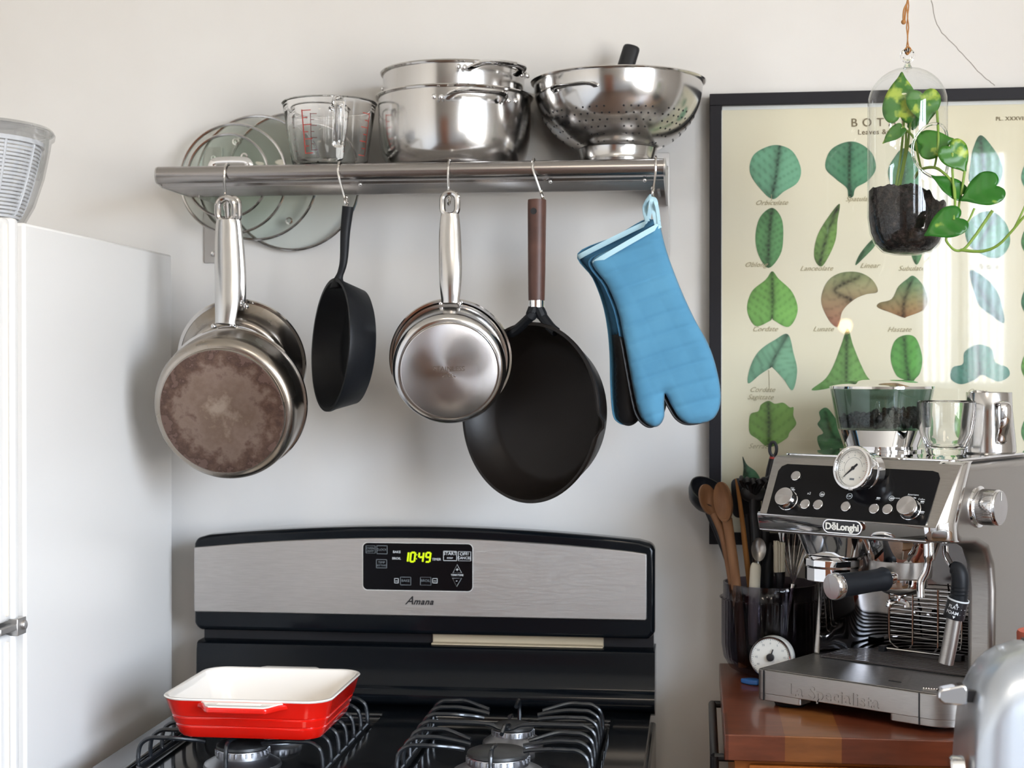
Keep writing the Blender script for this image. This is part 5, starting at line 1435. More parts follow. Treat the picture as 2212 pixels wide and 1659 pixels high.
# base tray
base = MB()
WB = .300
poly = rrect(0, WB, 0, .285, [.02, .02, .010, .045], 8)
base.prism(poly, .018, .051)
x_cut0, x_cut1 = .070, .203
legp = [p for p in rrect(0, x_cut0, 0.0005, .03, [.001, .001, .010, .004], 6)]
base.prism(legp, .0085, .019)
legp = [p for p in rrect(x_cut1, WB, 0.0005, .06, [.001, .001, .006, .045], 8)]
base.prism(legp, .0085, .019)
bo = obj('drip_tray_base', base, M['brushed_z'], t, bev=.0016, sharp=30)
obj('corner_seam', MB().box((.2462, .0005, .030), (.0012, .004, .042)).box((.0125, -.0002, .030), (.0010, .004, .042)), M['black_plastic'], bo)
for (x, y) in ((.035, .035), (.245, .05), (.035, .25), (.245, .25)):
    obj('rubber_foot', MB().lathe([(0, 0), (.021, 0), (.023, .003), (.023, .018), (0, .018)], 32, Matrix.Translation((x, y, 0))), M['black_rubber'], t)
# embossed name on the tray front
b = MB().text('La Specialista', .0235, Matrix.Translation((.052, -.0004, .0285)) @ Matrix.Rotation(R(90), 4, 'X'), .0006, align='LEFT', bold=.0003, sp=1.08)
obj('embossed_lettering', b, M['brushed'], bo, bev=.0002)
# top plate of the tray with slot, then the ribbed grid
ty0 = .128
obj('tray_plate', MB().prism(rrect(.004, WB - .004, .004, .280, [.01, .01, .01, .042], 8), .0512, .0522), P('tray_top_steel', (0.42, 0.40, 0.375, 1), 0.42, 1.0, col2=(0.36, 0.34, 0.32, 1), nscale=220, ndet=2, bump=.1, bdist=.0003), t, bev=.0004)
b = MB().box((.192, .040, .0526), (.018, .0026, .0008))
obj('level_slot', b, M['black_plastic'], t)
b = MB()
for i in range(17):
    b.sphere((.243 + .0032 * i, .020 + .0006 * i + .0001 * i * i, .0530), .0016, 8, 5)
obj('dotted_edge', b, M['chrome'], t)
b = MB().bx(.030, WM - .018, ty0, .282, .0524, .0532)
g = obj('drip_grid', b, M['black_plastic'], t)
b = MB(); y = ty0 + .002
while y < .278:
    b.bx(.031, WM - .019, y, y + .0046, .0532, .0560); y += .0105
b.bx(.030, .0325, ty0, .28, .0532, .0562).bx(WM - .0205, WM - .018, ty0, .28, .0532, .0562)
obj('grid_slats', b, P('grid_slat_plastic', rgb(74, 68, 66), 0.3), g, bev=.0004, seg=1)
# body column behind and mirror panel
obj('back_column', MB().bx(.006, WM - .006, .290, .345, .020, .330), M['brushed'], t, bev=.006)
yb0 = .268
mpl = cat_([(.017, .150, 0), (.024, .180, 0), (.045, .220, 0), (.085, .252, 0), (.14, .266, 0), (.20, .268, 0), (WM - .024, .268, 0)], 5)
mp = MB(); nr = 8; vs_ = []
for j in range(nr + 1):
    z = .052 + (.247 - .052) * j / nr
    vs_ += [(p.x, p.y - .026 * j / nr * min(1, (p.y - .14) / .1), z) for p in mpl]
nm_ = len(mpl)
mp.add(vs_, [(j * nm_ + i, j * nm_ + i + 1, (j + 1) * nm_ + i + 1, (j + 1) * nm_ + i) for j in range(nr) for i in range(nm_ - 1)])
obj('mirror_panel', mp, P('dark_mirror', (0.32, 0.31, 0.32, 1), 0.045, 1.0), t, sharp=180)
# side panels: an arch whose front edge is rolled
def side(x0, x1, name):
    po = [(.345, .052), (.345, .334), (.330, .346), (.068, .346), (.040, .290), (.028, .266), (.034, .2500), (.050, .2435), (.098, .240), (.130, .228), (.146, .205), (.152, .17), (.150, .052)]
    return obj(name, MB().prism(po[::-1], x0, x1, Mx), M['brushed'], t, bev=.013, seg=6, bang=20, sharp=60)
side(WM - .040, WM - .001, 'side_panel'); 
po = [(.345, .052), (.345, .334), (.330, .346), (.040, .346), (.012, .285), (.006, .262), (.012, .250), (.060, .240), (.150, .236), (.165, .225), (.172, .20), (.150, .052)]
obj('side_panel', MB().prism(po[::-1], .006, .016, Mx), M['brushed'], t, bev=.003, seg=3, bang=20)
# head
zl, zh, yl, yt = .2725, .3505, .000, .044
po = [(yl + .006, .245), (yl + .001, zl), (yt, zh), (.338, zh), (.338, .25), (.19, .246)]
obj('head', MB().prism(po[::-1], .004, WM - .030, Mx), M['brushed'], t, bev=.002, sharp=30)
# control face frame: matrix with local x to the right, local y up the face, z out of it
fn = Vector((0, -(zh - zl), (yt - yl))).normalized()   # outward normal
LEAN = (fn, Vector((0, yl, zl)) + fn * .0012)
def FM(u, v, off=0.0):
    p = ML(u, v, 0, LEAN) + fn * off
    return frame(p, fn, (0, 0, 1))
def face_poly(pxs, r=.006):
    F0 = FM(1830, 1060); Fi = F0.inverted()
    return F0, [(q.x, q.y) for q in [Fi @ ML(u, v, 0, LEAN) for u, v in pxs]]
# brushed plate and black glass over it
F0, ct = face_poly([(1642, 1109), (1673, 988), (2078, 1004), (2022, 1141)])
obj('face_plate', MB().prism(ct, -.001, .0004, F0), M['brushed'], t, bev=.0006)
F0, ct = face_poly([(1657, 1110), (1682, 1018), (1690, 1008), (1702, 1003), (2016, 1018), (2028, 1022), (2031, 1034), (2004, 1126), (1999, 1136)])
gp = obj('control_panel', MB().prism(ct, .0005, .0016, F0), M['gloss_black'], t, bev=.0003)
def knob(u, v, r, h, name, parent=gp, knurl=False, cap=True, mark=None):
    Fk = FM(u, v, -.0002)
    b = MB().lathe([(0, 0), (r * 1.06, 0), (r * 1.06, h * .18), (r, h * .22), (r, h * .92), (r * .94, h), (0, h)], 48, Fk)
    o = obj(name, b, M['chrome'], parent, sharp=40)
    obj('knob_cap', MB().lathe([(0, 0), (r * .90, 0), (r * .90, .0006), (0, .0008)], 40, Fk @ Matrix.Translation((0, 0, h))), M['spun'], o)
    return o
for (u, v) in ((1721, 1030), (1741, 1091), (1769, 1092), (1829, 1096), (1890, 1101), (1919, 1102)):
    knob(u, v, .0072, .004, 'push_button')
for (u, v) in ((1704, 1083), (1968, 1103)):
    knob(u, v, .0140, .017, 'dial_knob')
b = MB()
def FT(u, v): return FM(u, v, .0018)
for (tx, u, v, s_) in (('my', 1713, 1055, 6), ('x2', 1749, 1067, 7), ('OK', 1836, 1073, 6), ('Espresso', 1936, 1077, 4.5), ('Americano', 1974, 1070, 4.5), ('Coffee', 1992, 1080, 4.5)):
    b.text(tx, s_ * .00078, FT(u, v), .0001)
def circ(b, u, v, r, w=.0003):
    b.tube([FT(u, v) @ Vector((r * cos(2 * PI * i / 24), r * sin(2 * PI * i / 24), 0)) for i in range(24)], w, 4, closed=True)
circ(b, 1836, 1073, .0042); circ(b, 1777, 1069, .0036); circ(b, 1927, 1078, .0036)
for (u, v) in ((1714, 1059), (1975, 1077), (1993, 1085), (1898, 1077), (1993, 1107), (1777, 1069), (1927, 1078)):
    Fq = FT(u, v)
    b.box((0, 0, 0), (.0042, .0022, .0002), Fq); b.box((.0026, 0, 0), (.0016, .0012, .0002), Fq); b.box((0, -.0022, 0), (.006, .0004, .0002), Fq)
for (u, v) in ((1721, 1030),):
    pass
obj('panel_icons', b, M['white_ink'], gp)
# gauge
Fg = frame(ML(1846, 1012, .003), (-.16, -1, .22), (0, 0, 1))
Fg = Fg @ Matrix.Rotation(R(0), 4, 'Z')
gr_ = .0288
b = MB().lathe([(0, -.022), (gr_ * .9, -.022), (gr_ * .97, -.012), (gr_ * .97, -.003), (gr_ * 1.06, 0), (gr_ * 1.08, .004), (gr_ * 1.03, .0075), (gr_ * .93, .0078), (gr_ * .86, .0045), (gr_ * .85, .002), (0, .002)], 72, Fg)
g = obj('pressure_gauge', b, M['chrome'], t)
obj('gauge_face', MB().lathe([(0, .0022), (gr_ * .84, .0022), (gr_ * .84, .0028), (0, .0028)], 64, Fg), M['white_plastic'], g, label='white dial face with scale')
b = MB(); rd = MB()
for i in range(41):
    a = R(225 - 270 * i / 40); L0 = .80; l1 = .70 if i % 5 == 0 else .75
    q0, q1 = Vector((gr_ * L0 * cos(a), gr_ * L0 * sin(a), .0029)), Vector((gr_ * l1 * cos(a), gr_ * l1 * sin(a), .0029))
    (rd if i > 27 else b).tube([Fg @ q0, Fg @ q1], .00022, 4)
    if i % 5 == 0: b.text(str(i // 5 * 2), .0030, Fg @ Matrix.Translation((gr_ * .60 * cos(a), gr_ * .60 * sin(a), .0029)), .00005)
b.tube([Fg @ Vector((gr_ * .50 * cos(R(225 - 4 * i)), gr_ * .50 * sin(R(225 - 4 * i)), .0029)) for i in range(55)], .00018, 4)
b.box((0, -gr_ * .52, .0029), (.0075, .0028, .0001), Fg)
obj('gauge_scale', b, M['grey_ink'], g); obj('gauge_scale', rd, M['redprint'], g, label='red upper end of the scale')
na = R(222)
nd = MB().prism([(gr_ * .72 * cos(na), gr_ * .72 * sin(na)), (.0016 * cos(na + PI / 2), .0016 * sin(na + PI / 2)), (-gr_ * .30 * cos(na - .14), -gr_ * .30 * sin(na - .14)), (-gr_ * .30 * cos(na + .14), -gr_ * .30 * sin(na + .14)), (.0016 * cos(na - PI / 2), .0016 * sin(na - PI / 2))], .0034, .0040, Fg)
nd.lathe([(0, .003), (.0024, .003), (.0024, .0046), (0, .0048)], 16, Fg)
obj('gauge_needle', nd, M['black_plastic'], g)
obj('gauge_mount', MB().tube([Fg @ Vector((0.004, 0, -.018)), Fg @ Vector((.005, .002, -.030))], .025, 40), M['chrome'], g)
# chrome lip under the panel with the badge, chamfered corner trim on the right
po = [(.0040, .2490), (.0030, .2510), (-.0022, zl - .0015), (.0010, zl + .0008), (.006, zl + .0004), (.010, .2480), (.004, .2470)]
lip = obj('front_trim', MB().prism(po, .002, WM - .028, Mx), M['chrome'], t, bev=.0012, seg=3, sharp=50)
xa, xb = WM - .026, WM - .0008
def cplan(q):                                          # plan of the front corner, 0..1
    pts = [(xa - .004, .0), (xa, .0), (xa + .004, .0012), (xa + .010, .0050), (xb - .005, .0140), (xb - .001, .020), (xb, .026), (xb, .032)]
    P_ = cat_([(p[0], p[1], 0) for p in pts], 5); return P_
cp_ = cplan(0); rows = [(.2475, .0085), (.2488, .0045), (.2510, .0025), (zl - .0015, -.0024), (zl + .002, .0000), (zl + (zh - zl) * .5, .0215), (zh - .004, yt - .002), (zh - .0006, yt + .0015), (zh + .0008, yt + .006)]
cor = MB(); vs_ = []
for z, dy in rows: vs_ += [(p.x, p.y + dy, z) for p in cp_]
nc = len(cp_)
cor.add(vs_, [(j * nc + i, j * nc + i + 1, (j + 1) * nc + i + 1, (j + 1) * nc + i) for j in range(len(rows) - 1) for i in range(nc - 1)])
obj('corner_trim', cor, M['chrome'], t, sharp=50, solid=.0012)
bd = ML(1821, 1139, -.003)
Fb = Matrix.Translation(bd + Vector((0, -.0004, .0006))) @ Matrix.Rotation(R(90), 4, 'X')
bg = obj('brand_badge', MB().prism(rrect(-.0295, .0295, -.0098, .0098, .0096, 8), 0, .0022, Fb), M['chrome'], t, bev=.0004)
obj('badge_field', MB().prism(rrect(-.0275, .0275, -.0080, .0080, .0079, 8), .0022, .0026, Fb), M['black_plastic'], bg)
obj('badge_lettering', MB().text("De'Longhi".replace("De'", 'D\u0113'), .0128, Fb @ Matrix.Translation((0, -.0004, .0027)), .0002, bold=.00045, sp=.98), M['white_plastic'], bg)
# top plate (cup warmer)
obj('cup_tray', MB().prism(rrect(.012, WM - .012, .052, .335, .012, 5), zh, zh + .0035), M['chrome'], t, bev=.001)
tz = zh + .0036
# side dial on the right side panel
_n = Vector((1, 0, 0)); _q = ML(2108, 1094, 0, (_n, Vector((WM - .004, 0, 0)))); Fs = frame(_q, (1, 0, 0), (0, 0, 1)) @ Matrix.Diagonal((.84, .84, 1, 1))
kd = obj('steam_dial', MB().lathe([(0, 0), (.0335, 0), (.0345, .002), (.033, .006), (.028, .008), (.028, .030), (.0275, .0305), (.0285, .032), (.027, .034), (0, .034)], 64, Fs), M['chrome'], t)
kb = MB()
for i in range(64):
    a = 2 * PI * i / 64; kb.box((0, 0, 0), (.0012, .0014, .019), Fs @ Matrix.Rotation(a, 4, 'Z') @ Matrix.Translation((.0282, 0, .0195)))
obj('knurling', kb, M['steel'], kd)
obj('dial_cap', MB().lathe([(0, .0341), (.0262, .0341), (.0262, .0347), (0, .035)], 48, Fs), M['spun'], kd)
obj('dial_mark', MB().box((.0, .018, .0353), (.0016, .013, .0006), Fs), M['white_plastic'], kd)
# group head underside: chrome grinder block and group cone
def cone(u, v_top, v_bot, y, r_top, r_bot, name, mat, seg=48, sx=1, dy=0):
    a = ML(u, v_top, y); c_ = ML(u, v_bot, y)
    return obj(name, MB().lathe([(0, c_.z), (r_bot, c_.z), (r_top, a.z), (0, a.z)], seg, Matrix.Translation((a.x, y, 0))), mat, t, bev=.001)
gx = ML(1815, 1180, .060).x
zhu = .2465
b = MB().prism(rrect(gx - .062, gx + .044, .030, .125, .02, 6), .0, 1.0)
vv = []
for p in b.v:
    k_ = 1 if p[2] > .5 else 0
    z = zhu if k_ else .2125
    f = 1 if k_ else .76
    vv.append((gx - .009 + (p[0] - gx + .009) * f, .075 + (p[1] - .075) * f, z))
b.v = vv
obj('grinder_hood', b, M['chrome'], t, bev=.002)
g1 = ML(1795, 1235, .050)
b = MB().lathe([(0, .2125), (.034, .2125), (.0405, .2085), (.0405, .1985), (.039, .197), (.039, .178), (.030, .176), (0, .176)], 14, Matrix.Translation((gx - .014, .066, 0)))
obj('grinder_collar', b, M['chrome'], t, bev=.001, sharp=25)
qx = ML(1945, 1220, .085)
b = MB().lathe([(0, zhu), (.056, zhu), (.0545, .240), (.046, .2130), (.0455, .2125), (0, .2125)], 56, Matrix.Translation((qx.x, .085, 0)))
obj('group_cone', b, M['chrome'], t, sharp=30)
b = MB().lathe([(0, .2125), (.0425, .2125), (.0425, .1890), (.041, .1880), (0, .1880)], 64, Matrix.Translation((qx.x, .085, 0)))
obj('group_ring', b, M['brushed'], t, bev=.0008)
# portafilter, its handle turned to the left
pfc = Vector((qx.x, .085, .183))
b = MB().lathe([(0, .162), (.012, .162), (.022, .166), (.034, .173), (.0365, .178), (.0365, .188), (0, .188)], 56, Matrix.Translation((qx.x, .085, 0)))
b.tube(cat_([pfc + Vector((-.004, 0, -.022)), pfc + Vector((-.005, -.002, -.027)), pfc + Vector((-.012, -.006, -.031)), pfc + Vector((-.014, -.006, -.037))], 4), .0045, 10)
b.tube(cat_([pfc + Vector((-.004, 0, -.022)), pfc + Vector((-.002, .0, -.027)), pfc + Vector((.006, .004, -.031)), pfc + Vector((.008, .004, -.037))], 4), .0045, 10)
pf = obj('portafilter', b, M['chrome'], t)
hend = ML(1797, 1268, -.055); hin = ML(1915, 1250, .036)
vx = (hend - hin).normalized()
obj('portafilter_neck', MB().tube(cat_([pfc + Vector((-.020, -.020, -.006)), hin - vx * .012, hin], 4), [.006] * 5 + [.0075] * 4, 14), M['chrome'], pf)
ln = (hend - hin).length
hp = [hin + vx * (ln * q) for q in (0, .03, .06, .12, .3, .6, .88, .9)]
hb = obj('portafilter_handle', MB().tube(hp, [.0125, .0155, .0165, .0152, .0148, .0155, .0165, .0165], 32), M['black_rubber'], pf, sharp=40)
obj('handle_cap', MB().lathe([(0, 0), (.0172, 0), (.0178, .0015), (.0178, .010), (.0165, .012), (0, .012)], 40, frame(hin + vx * (ln * .88), vx, (0, 0, 1))), M['chrome'], hb)
obj('cap_disc', MB().lathe([(0, 0), (.0158, 0), (.0158, .0006), (0, .0008)], 40, frame(hin + vx * (ln * .88) + vx * .012, vx, (0, 0, 1))), M['spun'], hb)
# hot water spout
sp_ = [ML(2006, 1172, .040), ML(2006, 1205, .040), ML(2000, 1235, .040), ML(1989, 1258, .036), ML(1989, 1290, .034)]
obj('water_spout', MB().tube(cat_(sp_, 5), [.0072] * 6 + [.0052] * 15, 16), M['chrome'], t)
# steam wand
yw = .030
wd = [ML(2042, 1180, .05), ML(2044, 1200, .045), ML(2056, 1222, yw)]
w0 = obj('steam_pipe', MB().tube(cat_(wd, 5), .0040, 12), M['chrome'], t)
el = cat_([ML(2058, 1226, yw), ML(2070, 1232, yw), ML(2074, 1252, yw), ML(2073, 1275, yw), ML(2070, 1298, yw)], 5)
obj('wand_elbow', MB().tube(el, [.0085 + .0028 * min(1, i / 8) for i in range(len(el))], 20), M['black_rubber'], w0)
rb = MB()
for v in (1268, 1276, 1284):
    c_ = ML(2072.5, v, yw); rb.lathe([(.0112, -.0008), (.0122, 0), (.0112, .0008)], 24, Matrix.Translation(c_))
obj('elbow_rings', rb, M['black_rubber'], w0)
c0w, c1w = ML(2070, 1295, yw), ML(2060, 1334, yw); ax = (c0w - c1w)
Fc = frame(c1w, ax, (0, 0, 1))
# frame with local z up the band; want local -y facing viewer
Fc = Matrix(((ax.normalized().cross(Vector((0, 1, 0))) * 1).to_tuple() + (0,), (0, 0, 0, 0), (0, 0, 0, 0), (0, 0, 0, 1))) if False else frame(c1w, ax, (0, 1, 0))
lz = ax.length
obj('wand_band', MB().lathe([(0, 0), (.0135, 0), (.0138, .001), (.0135, lz), (.012, lz), (0, lz)], 40, Fc), M['black_plastic'], w0)
obj('band_ring', MB().lathe([(.0128, lz - .0006), (.0142, lz - .0006), (.0142, lz + .0012), (.0128, lz + .0012)], 40, Fc, close=True), M['white_ink'], w0)
def curved_text(s, size, z, phi0=0, rad=.0139):
    tb = MB().text(s, size, None, .00005, bold=.0001, align='CENTER')
    o_ = MB(); vs_ = []
    for x, y, zz in tb.v:
        a = R(-90) + x / rad + phi0
        vs_.append((rad * cos(a), rad * sin(a), z + y))
    o_.add(vs_, tb.f, Fc); return o_
vd = (RMi @ (CAM_POS - (ORG + RM @ c1w)))
phi = math.atan2((Fc.inverted().to_3x3() @ vd).y, (Fc.inverted().to_3x3() @ vd).x) + PI / 2
bt = curved_text('FLAT', .0062, lz * .66, phi - .25); b2 = curved_text('FOAM', .0062, lz * .36, phi - .25); b3 = curved_text('\u25B2', .0040, lz * .84, phi); b4 = curved_text('\u25BC', .0040, lz * .14, phi)
b5 = curved_text('\u2014', .007, lz * .62, phi + .75); b6 = curved_text('\u2014', .007, lz * .34, phi + .75)
for q in (b2, b3, b4, b5, b6): bt.add(q.v, q.f)
obj('band_lettering', bt, M['white_ink'], w0)
wt = [ML(2062, 1334, yw), ML(2053, 1385, yw - .002), ML(2043, 1433, yw - .004)]
obj('steam_tube', MB().tube(cat_(wt, 6), .0098, 28), M['brushed'], w0, sharp=50)
# folding wire cup rack in front of the mirror
yr = .238
def RK(u, v): return ML(u, v, yr)
x0r, x1r = RK(1922, 1350).x, RK(2078, 1350).x
zt_, zb_r = RK(1990, 1273).z, RK(1990, 1388).z
b = MB(); nW = 13
for i in range(nW):
    z = zt_ + (zb_r - zt_) * i / (nW - 1)
    b.tube([(x0r, yr, z), (x1r, yr, z)], .00085, 6)
rk = thing('cup_rack', 'small folding chrome wire rack standing on the black drip tray grid', 'rack', ORG, (0, 0, MYAW)) if False else None
rck = obj('cup_rack', b, M['steelr'], t)
b = MB()
for f in (0, .33, .68, 1.0):
    x = x0r + (x1r - x0r) * f
    b.tube(cat_([(x, yr - .0018, zt_ + .002), (x, yr - .0018, zb_r + .006), (x + (.006 if f == 0 else (-.006 if f == 1 else 0)), yr - .004, zb_r - .006), (x + (.022 if f == 0 else (-.022 if f == 1 else 0)), yr - .016, .062)], 3), .0013, 8)
b.tube([(x0r + .004, yr - .018, .0605), (x1r - .002, yr - .018, .0605)], .0016, 8)
obj('rack_frame', b, M['steelr'], rck)
obj('rack_foot', MB().box((x0r - .002, yr - .018, .0592), (.010, .012, .009)).box((x1r + .004, yr - .018, .0592), (.012, .012, .011)), M['black_plastic'], rck, bev=.001)
bt_ = MB()
for (u, v) in ((1982, 1320), (2010, 1328)):
    q = ML(u, v, yr + .012); bt_.lathe([(0, 0), (.004, 0), (.004, .006), (.0025, .008), (0, .008)], 16, Matrix.Translation(q) @ Matrix.Rotation(R(90), 4, 'X'))
obj('panel_screw', bt_, M['chrome'], t)

def on_machine(x, y): 
    p = ORG + RM @ Vector((x, y, tz)); return p
# bean hopper
p = on_machine(.088, .205)
hp_ = thing('bean_hopper', 'smoky round coffee bean hopper with a steel lower ring on top of the espresso machine', 'coffee bean hopper', p, (0, 0, MYAW))
k = px(1, p.y)
r0, r1_, hh = .0545, .0745, .094
zs = .031
obj('hopper_base', MB().lathe([(0, 0), (r0 + .006, 0), (r0 + .006, .003), (r0, .005), (r0 + (r1_ - r0) * .45, zs), (r0 + (r1_ - r0) * .45 - .002, zs), (0, zs)], 72), M['chrome'], hp_, sharp=40)
rb_ = r0 + (r1_ - r0) * .45
obj('hopper_bowl', MB().lathe([(0, zs + .0008), (rb_ + .0002, zs + .0008), (r1_, hh - .004), (r1_ - .0015, hh - .004), (rb_ - .0015, zs + .003), (0, zs + .003)], 72), M['hopper'], hp_, sharp=40)
lid_ = obj('hopper_lid', MB().lathe([(0, hh + .010), (r1_ * .45, hh + .0098), (r1_ * .62, hh + .008), (r1_ + .001, hh + .0005), (r1_ + .0015, hh - .003), (r1_ - .002, hh - .0035), (r1_ - .003, hh - .001), (0, hh + .004)], 72), M['chrome'], hp_, sharp=30)
random.seed(3)
bb = MB()
for i in range(330):
    a = random.uniform(0, 2 * PI); rr0 = (rb_ - .006) * math.sqrt(random.random())
    z = zs + .006 + random.random() * (.020 + .012 * math.cos(a - .6) * .5) 
    rr0 *= 1 + (z - zs) * 3.2
    q = Matrix.Translation((rr0 * cos(a), rr0 * sin(a), z)) @ Matrix.Rotation(random.uniform(0, 6), 4, Vector((random.random(), random.random(), random.random() + .1)).normalized())
    bb.sphere((0, 0, 0), .0045, 8, 6, M=q, sc=(1.25, .85, .7))
bn = obj('coffee_beans', bb, M['bean']); bn.matrix_world = hp_.matrix_world.copy(); bn.location = p
tag(bn, 'dark roasted coffee beans inside the smoky hopper', 'coffee beans', kind='stuff')
bpy.context.view_layer.update()
# double walled glass
p = on_machine(.207, .165)
gt = thing('espresso_glass', 'small clear double-walled glass on top of the espresso machine', 'glass', p)
pr_o = [(0, 0), (.026, 0), (.0275, .003), (.0275, .006), (.0300, .012), (.0365, .030), (.0395, .050), (.0405, .066), (.0402, .073), (.0385, .0752), (.0370, .0735), (.0360, .062), (.0320, .030), (.0240, .013), (.010, .0095), (0, .009)]
obj('glass_body', MB().lathe([(r_, z_) for r_, z_ in pr_o], 72), M['tglass'], gt)
# milk pitcher
p = on_machine(.236, .242)
mt = thing('milk_pitcher', 'steel milk frothing pitcher behind the small glass on the coffee machine', 'milk pitcher', p, (0, 0, R(-75)))
pr_o = [(0, 0), (.036, 0), (.0375, .002), (.0375, .010), (.0355, .030), (.0325, .060), (.0315, .086), (.0312, .0865), (.0305, .086), (.0315, .060), (.0345, .030), (.0362, .010), (.034, .003), (0, .003)]
b = MB().lathe(pr_o, 80)
v2 = []
for q in b.v:
    a = math.atan2(q[1], q[0]); a0 = PI; da = abs((a - a0 + PI) % (2 * PI) - PI)
    f = max(0, 1 - da / .5) * max(0, (q[2] - .060) / .026)
    v2.append((q[0] - f * .010, q[1], q[2] + f * .003))
b.v = v2
obj('pitcher_body', b, M['steel'], mt)
hd_ = [(.031, 0, .070), (.036, 0, .072), (.048, 0, .072), (.053, 0, .064), (.051, 0, .045), (.043, 0, .028), (.040, 0, .018), (.0365, 0, .016)]
obj('handle', MB().tube(cat_(hd_, 5), .0026, 10, flat=3.0), M['chrome'], mt)

# ------------------------------------------------------------------ utensil jar
jc = Vector((W(1664, 1400, -.085).x, -.086, BZ + .0005)); jr = .0745; jh = .142
t = thing('utensil_jar', 'ribbed smoky glass jar full of cooking utensils, left of the coffee machine', 'jar', jc)
b = MB(); seg = 240; prof = [(0, 0), (jr * .5, 0), (jr * .66, .002), (jr * .84, .010), (jr * .96, .026), (jr, .046), (jr, jh - .026), (jr - .0005, jh - .0235), (jr - .0015, jh - .022), (jr - .0015, jh)]
def rib(i, r, z):
    k_ = 1 if .03 < z < jh - .024 else (0 if (z > jh - .023) else max(0, (z - .008) / .022))
    return r + .0011 * k_ * abs(cos(PI * i * 52 / seg * 1.0))
vs_, fs_ = [], []
for r_, z_ in prof:
    vs_ += [(rib(i, r_, z_) * cos(2 * PI * i / seg), rib(i, r_, z_) * sin(2 * PI * i / seg), z_) for i in range(seg)]
inn = [(jr - .0045, jh), (jr - .0045, .046), (jr * .88, .026), (jr * .6, .010), (.001, .008)]
for r_, z_ in inn: vs_ += [(r_ * cos(2 * PI * i / seg), r_ * sin(2 * PI * i / seg), z_) for i in range(seg)]
mm_ = len(prof) + len(inn)
for k_ in range(mm_ - 1):
    for i in range(seg): fs_.append((k_ * seg + i, k_ * seg + (i + 1) % seg, (k_ + 1) * seg + (i + 1) % seg, (k_ + 1) * seg + i))
obj('jar_body', b.add(vs_, fs_), M['smoke'], t, sharp=80)
def J(u, v, y=0.0): return W(u, v, jc.y + y)
def utensil(name, label, cat, pts, rads, mat, flat=1.0, seg=14):
    P_ = cat_(pts, 5); n = len(P_); m_ = len(rads)
    rr_l = []
    for i in range(n):
        q = i / (n - 1) * (m_ - 1); a = min(int(q), m_ - 2); f = q - a; rr_l.append(rads[a] * (1 - f) + rads[a + 1] * f)
    o = thing(name, label, cat, P_[-1], group='utensils in the ribbed jar')
    b = MB().tube([p - P_[-1] for p in P_], rr_l, seg, flat=flat)
    h = obj('handle', b, mat, o)
    return o, P_
def spoonhead(o, P_, size, mat, wid=.6, thick=.25, lean=(0, -1, 0), name='spoon_bowl', off=.0, deep=.18):
    top = P_[0] - P_[-1]; ax_ = (P_[0] - P_[4]).normalized()
    Mh = frame(top + ax_ * (size * (.5 + off)), lean, ax_)
    b = MB(); n = 28; rings = 8
    for s_ in (0, 1):
        vs_ = []
        for k_ in range(rings + 1):
            q = k_ / rings
            for i in range(n):
                a = 2 * PI * i / n
                r_ = q
                z = -deep * size * (1 - q * q) + (thick * .16 * size if s_ else 0)
                vs_.append((r_ * wid * size * .5 * cos(a), r_ * size * .5 * sin(a), z))
        fs_ = [(k_ * n + i, k_ * n + (i + 1) % n, (k_ + 1) * n + (i + 1) % n, (k_ + 1) * n + i) for k_ in range(rings) for i in range(n)]
        b.add(vs_, fs_, Mh)
    n0 = (rings + 1) * n
    b.add([], []); base_ = rings * n
    for i in range(n):
        b.f.append((base_ + i, base_ + (i + 1) % n, n0 + base_ + (i + 1) % n, n0 + base_ + i)); b.m.append(0)
    return obj(name, b, mat, o, sharp=60)
bt0 = BZ + .015
def foot(u, y=0): q = J(u, 1400, y); return Vector((q.x, q.y, bt0))
# black ladle, far left
o, P_ = utensil('soup_ladle', 'black soup ladle with a round bowl, leaning out farthest left of the jar', 'ladle', [J(1533, 1105, .0), J(1552, 1150, .0), J(1572, 1200), J(1590, 1260), foot(1625)], [.006, .0055, .006, .006, .006], M['black_plastic'], 1.3)
top = J(1528, 1072, .008) - P_[-1]
obj('ladle_bowl', MB().lathe([(0, -.024), (.014, -.022), (.026, -.013), (.033, .0), (.0345, .010), (.0325, .010), (.031, .0), (.024, -.011), (.013, -.019), (0, -.021)], 40, frame(top, (.45, -.50, .74), (0, 0, 1))), M['black_plastic'], o)
# wooden spoons
o, P_ = utensil('wooden_spoon', 'light wooden spoon with a round bowl, in front of the black ladle', 'spoon', [J(1541, 1108, -.03), J(1562, 1160, -.03), J(1580, 1250, -.03), foot(1610, -.02)], [.0052, .0050, .0052, .0055], M['spoonwood'], 1.2)
spoonhead(o, P_, .050, M['spoonwood'], .62, .5, (.55, -.8, .1), off=-.06)
o, P_ = utensil('wooden_spoon', 'darker wooden spoon with a long narrow bowl, right of the lighter one', 'spoon', [J(1570, 1120, -.04), J(1578, 1170, -.04), J(1588, 1245, -.04), foot(1606, -.03)], [.0065, .0058, .0060, .006], M['spoonwood'], 1.3)
spoonhead(o, P_, .062, M['spoonwood'], .48, .6, (-.45, -.9, .0), off=-.08)
o, P_ = utensil('wooden_spatula', 'orange-toned wooden spatula seen edge-on in the middle of the jar', 'spatula', [J(1589, 1034, -.01), J(1596, 1070, -.01), J(1604, 1130, -.01), J(1612, 1200, -.01), foot(1640)], [.0012, .0035, .0042, .0050, .005], M['spoonwood2'], .9)
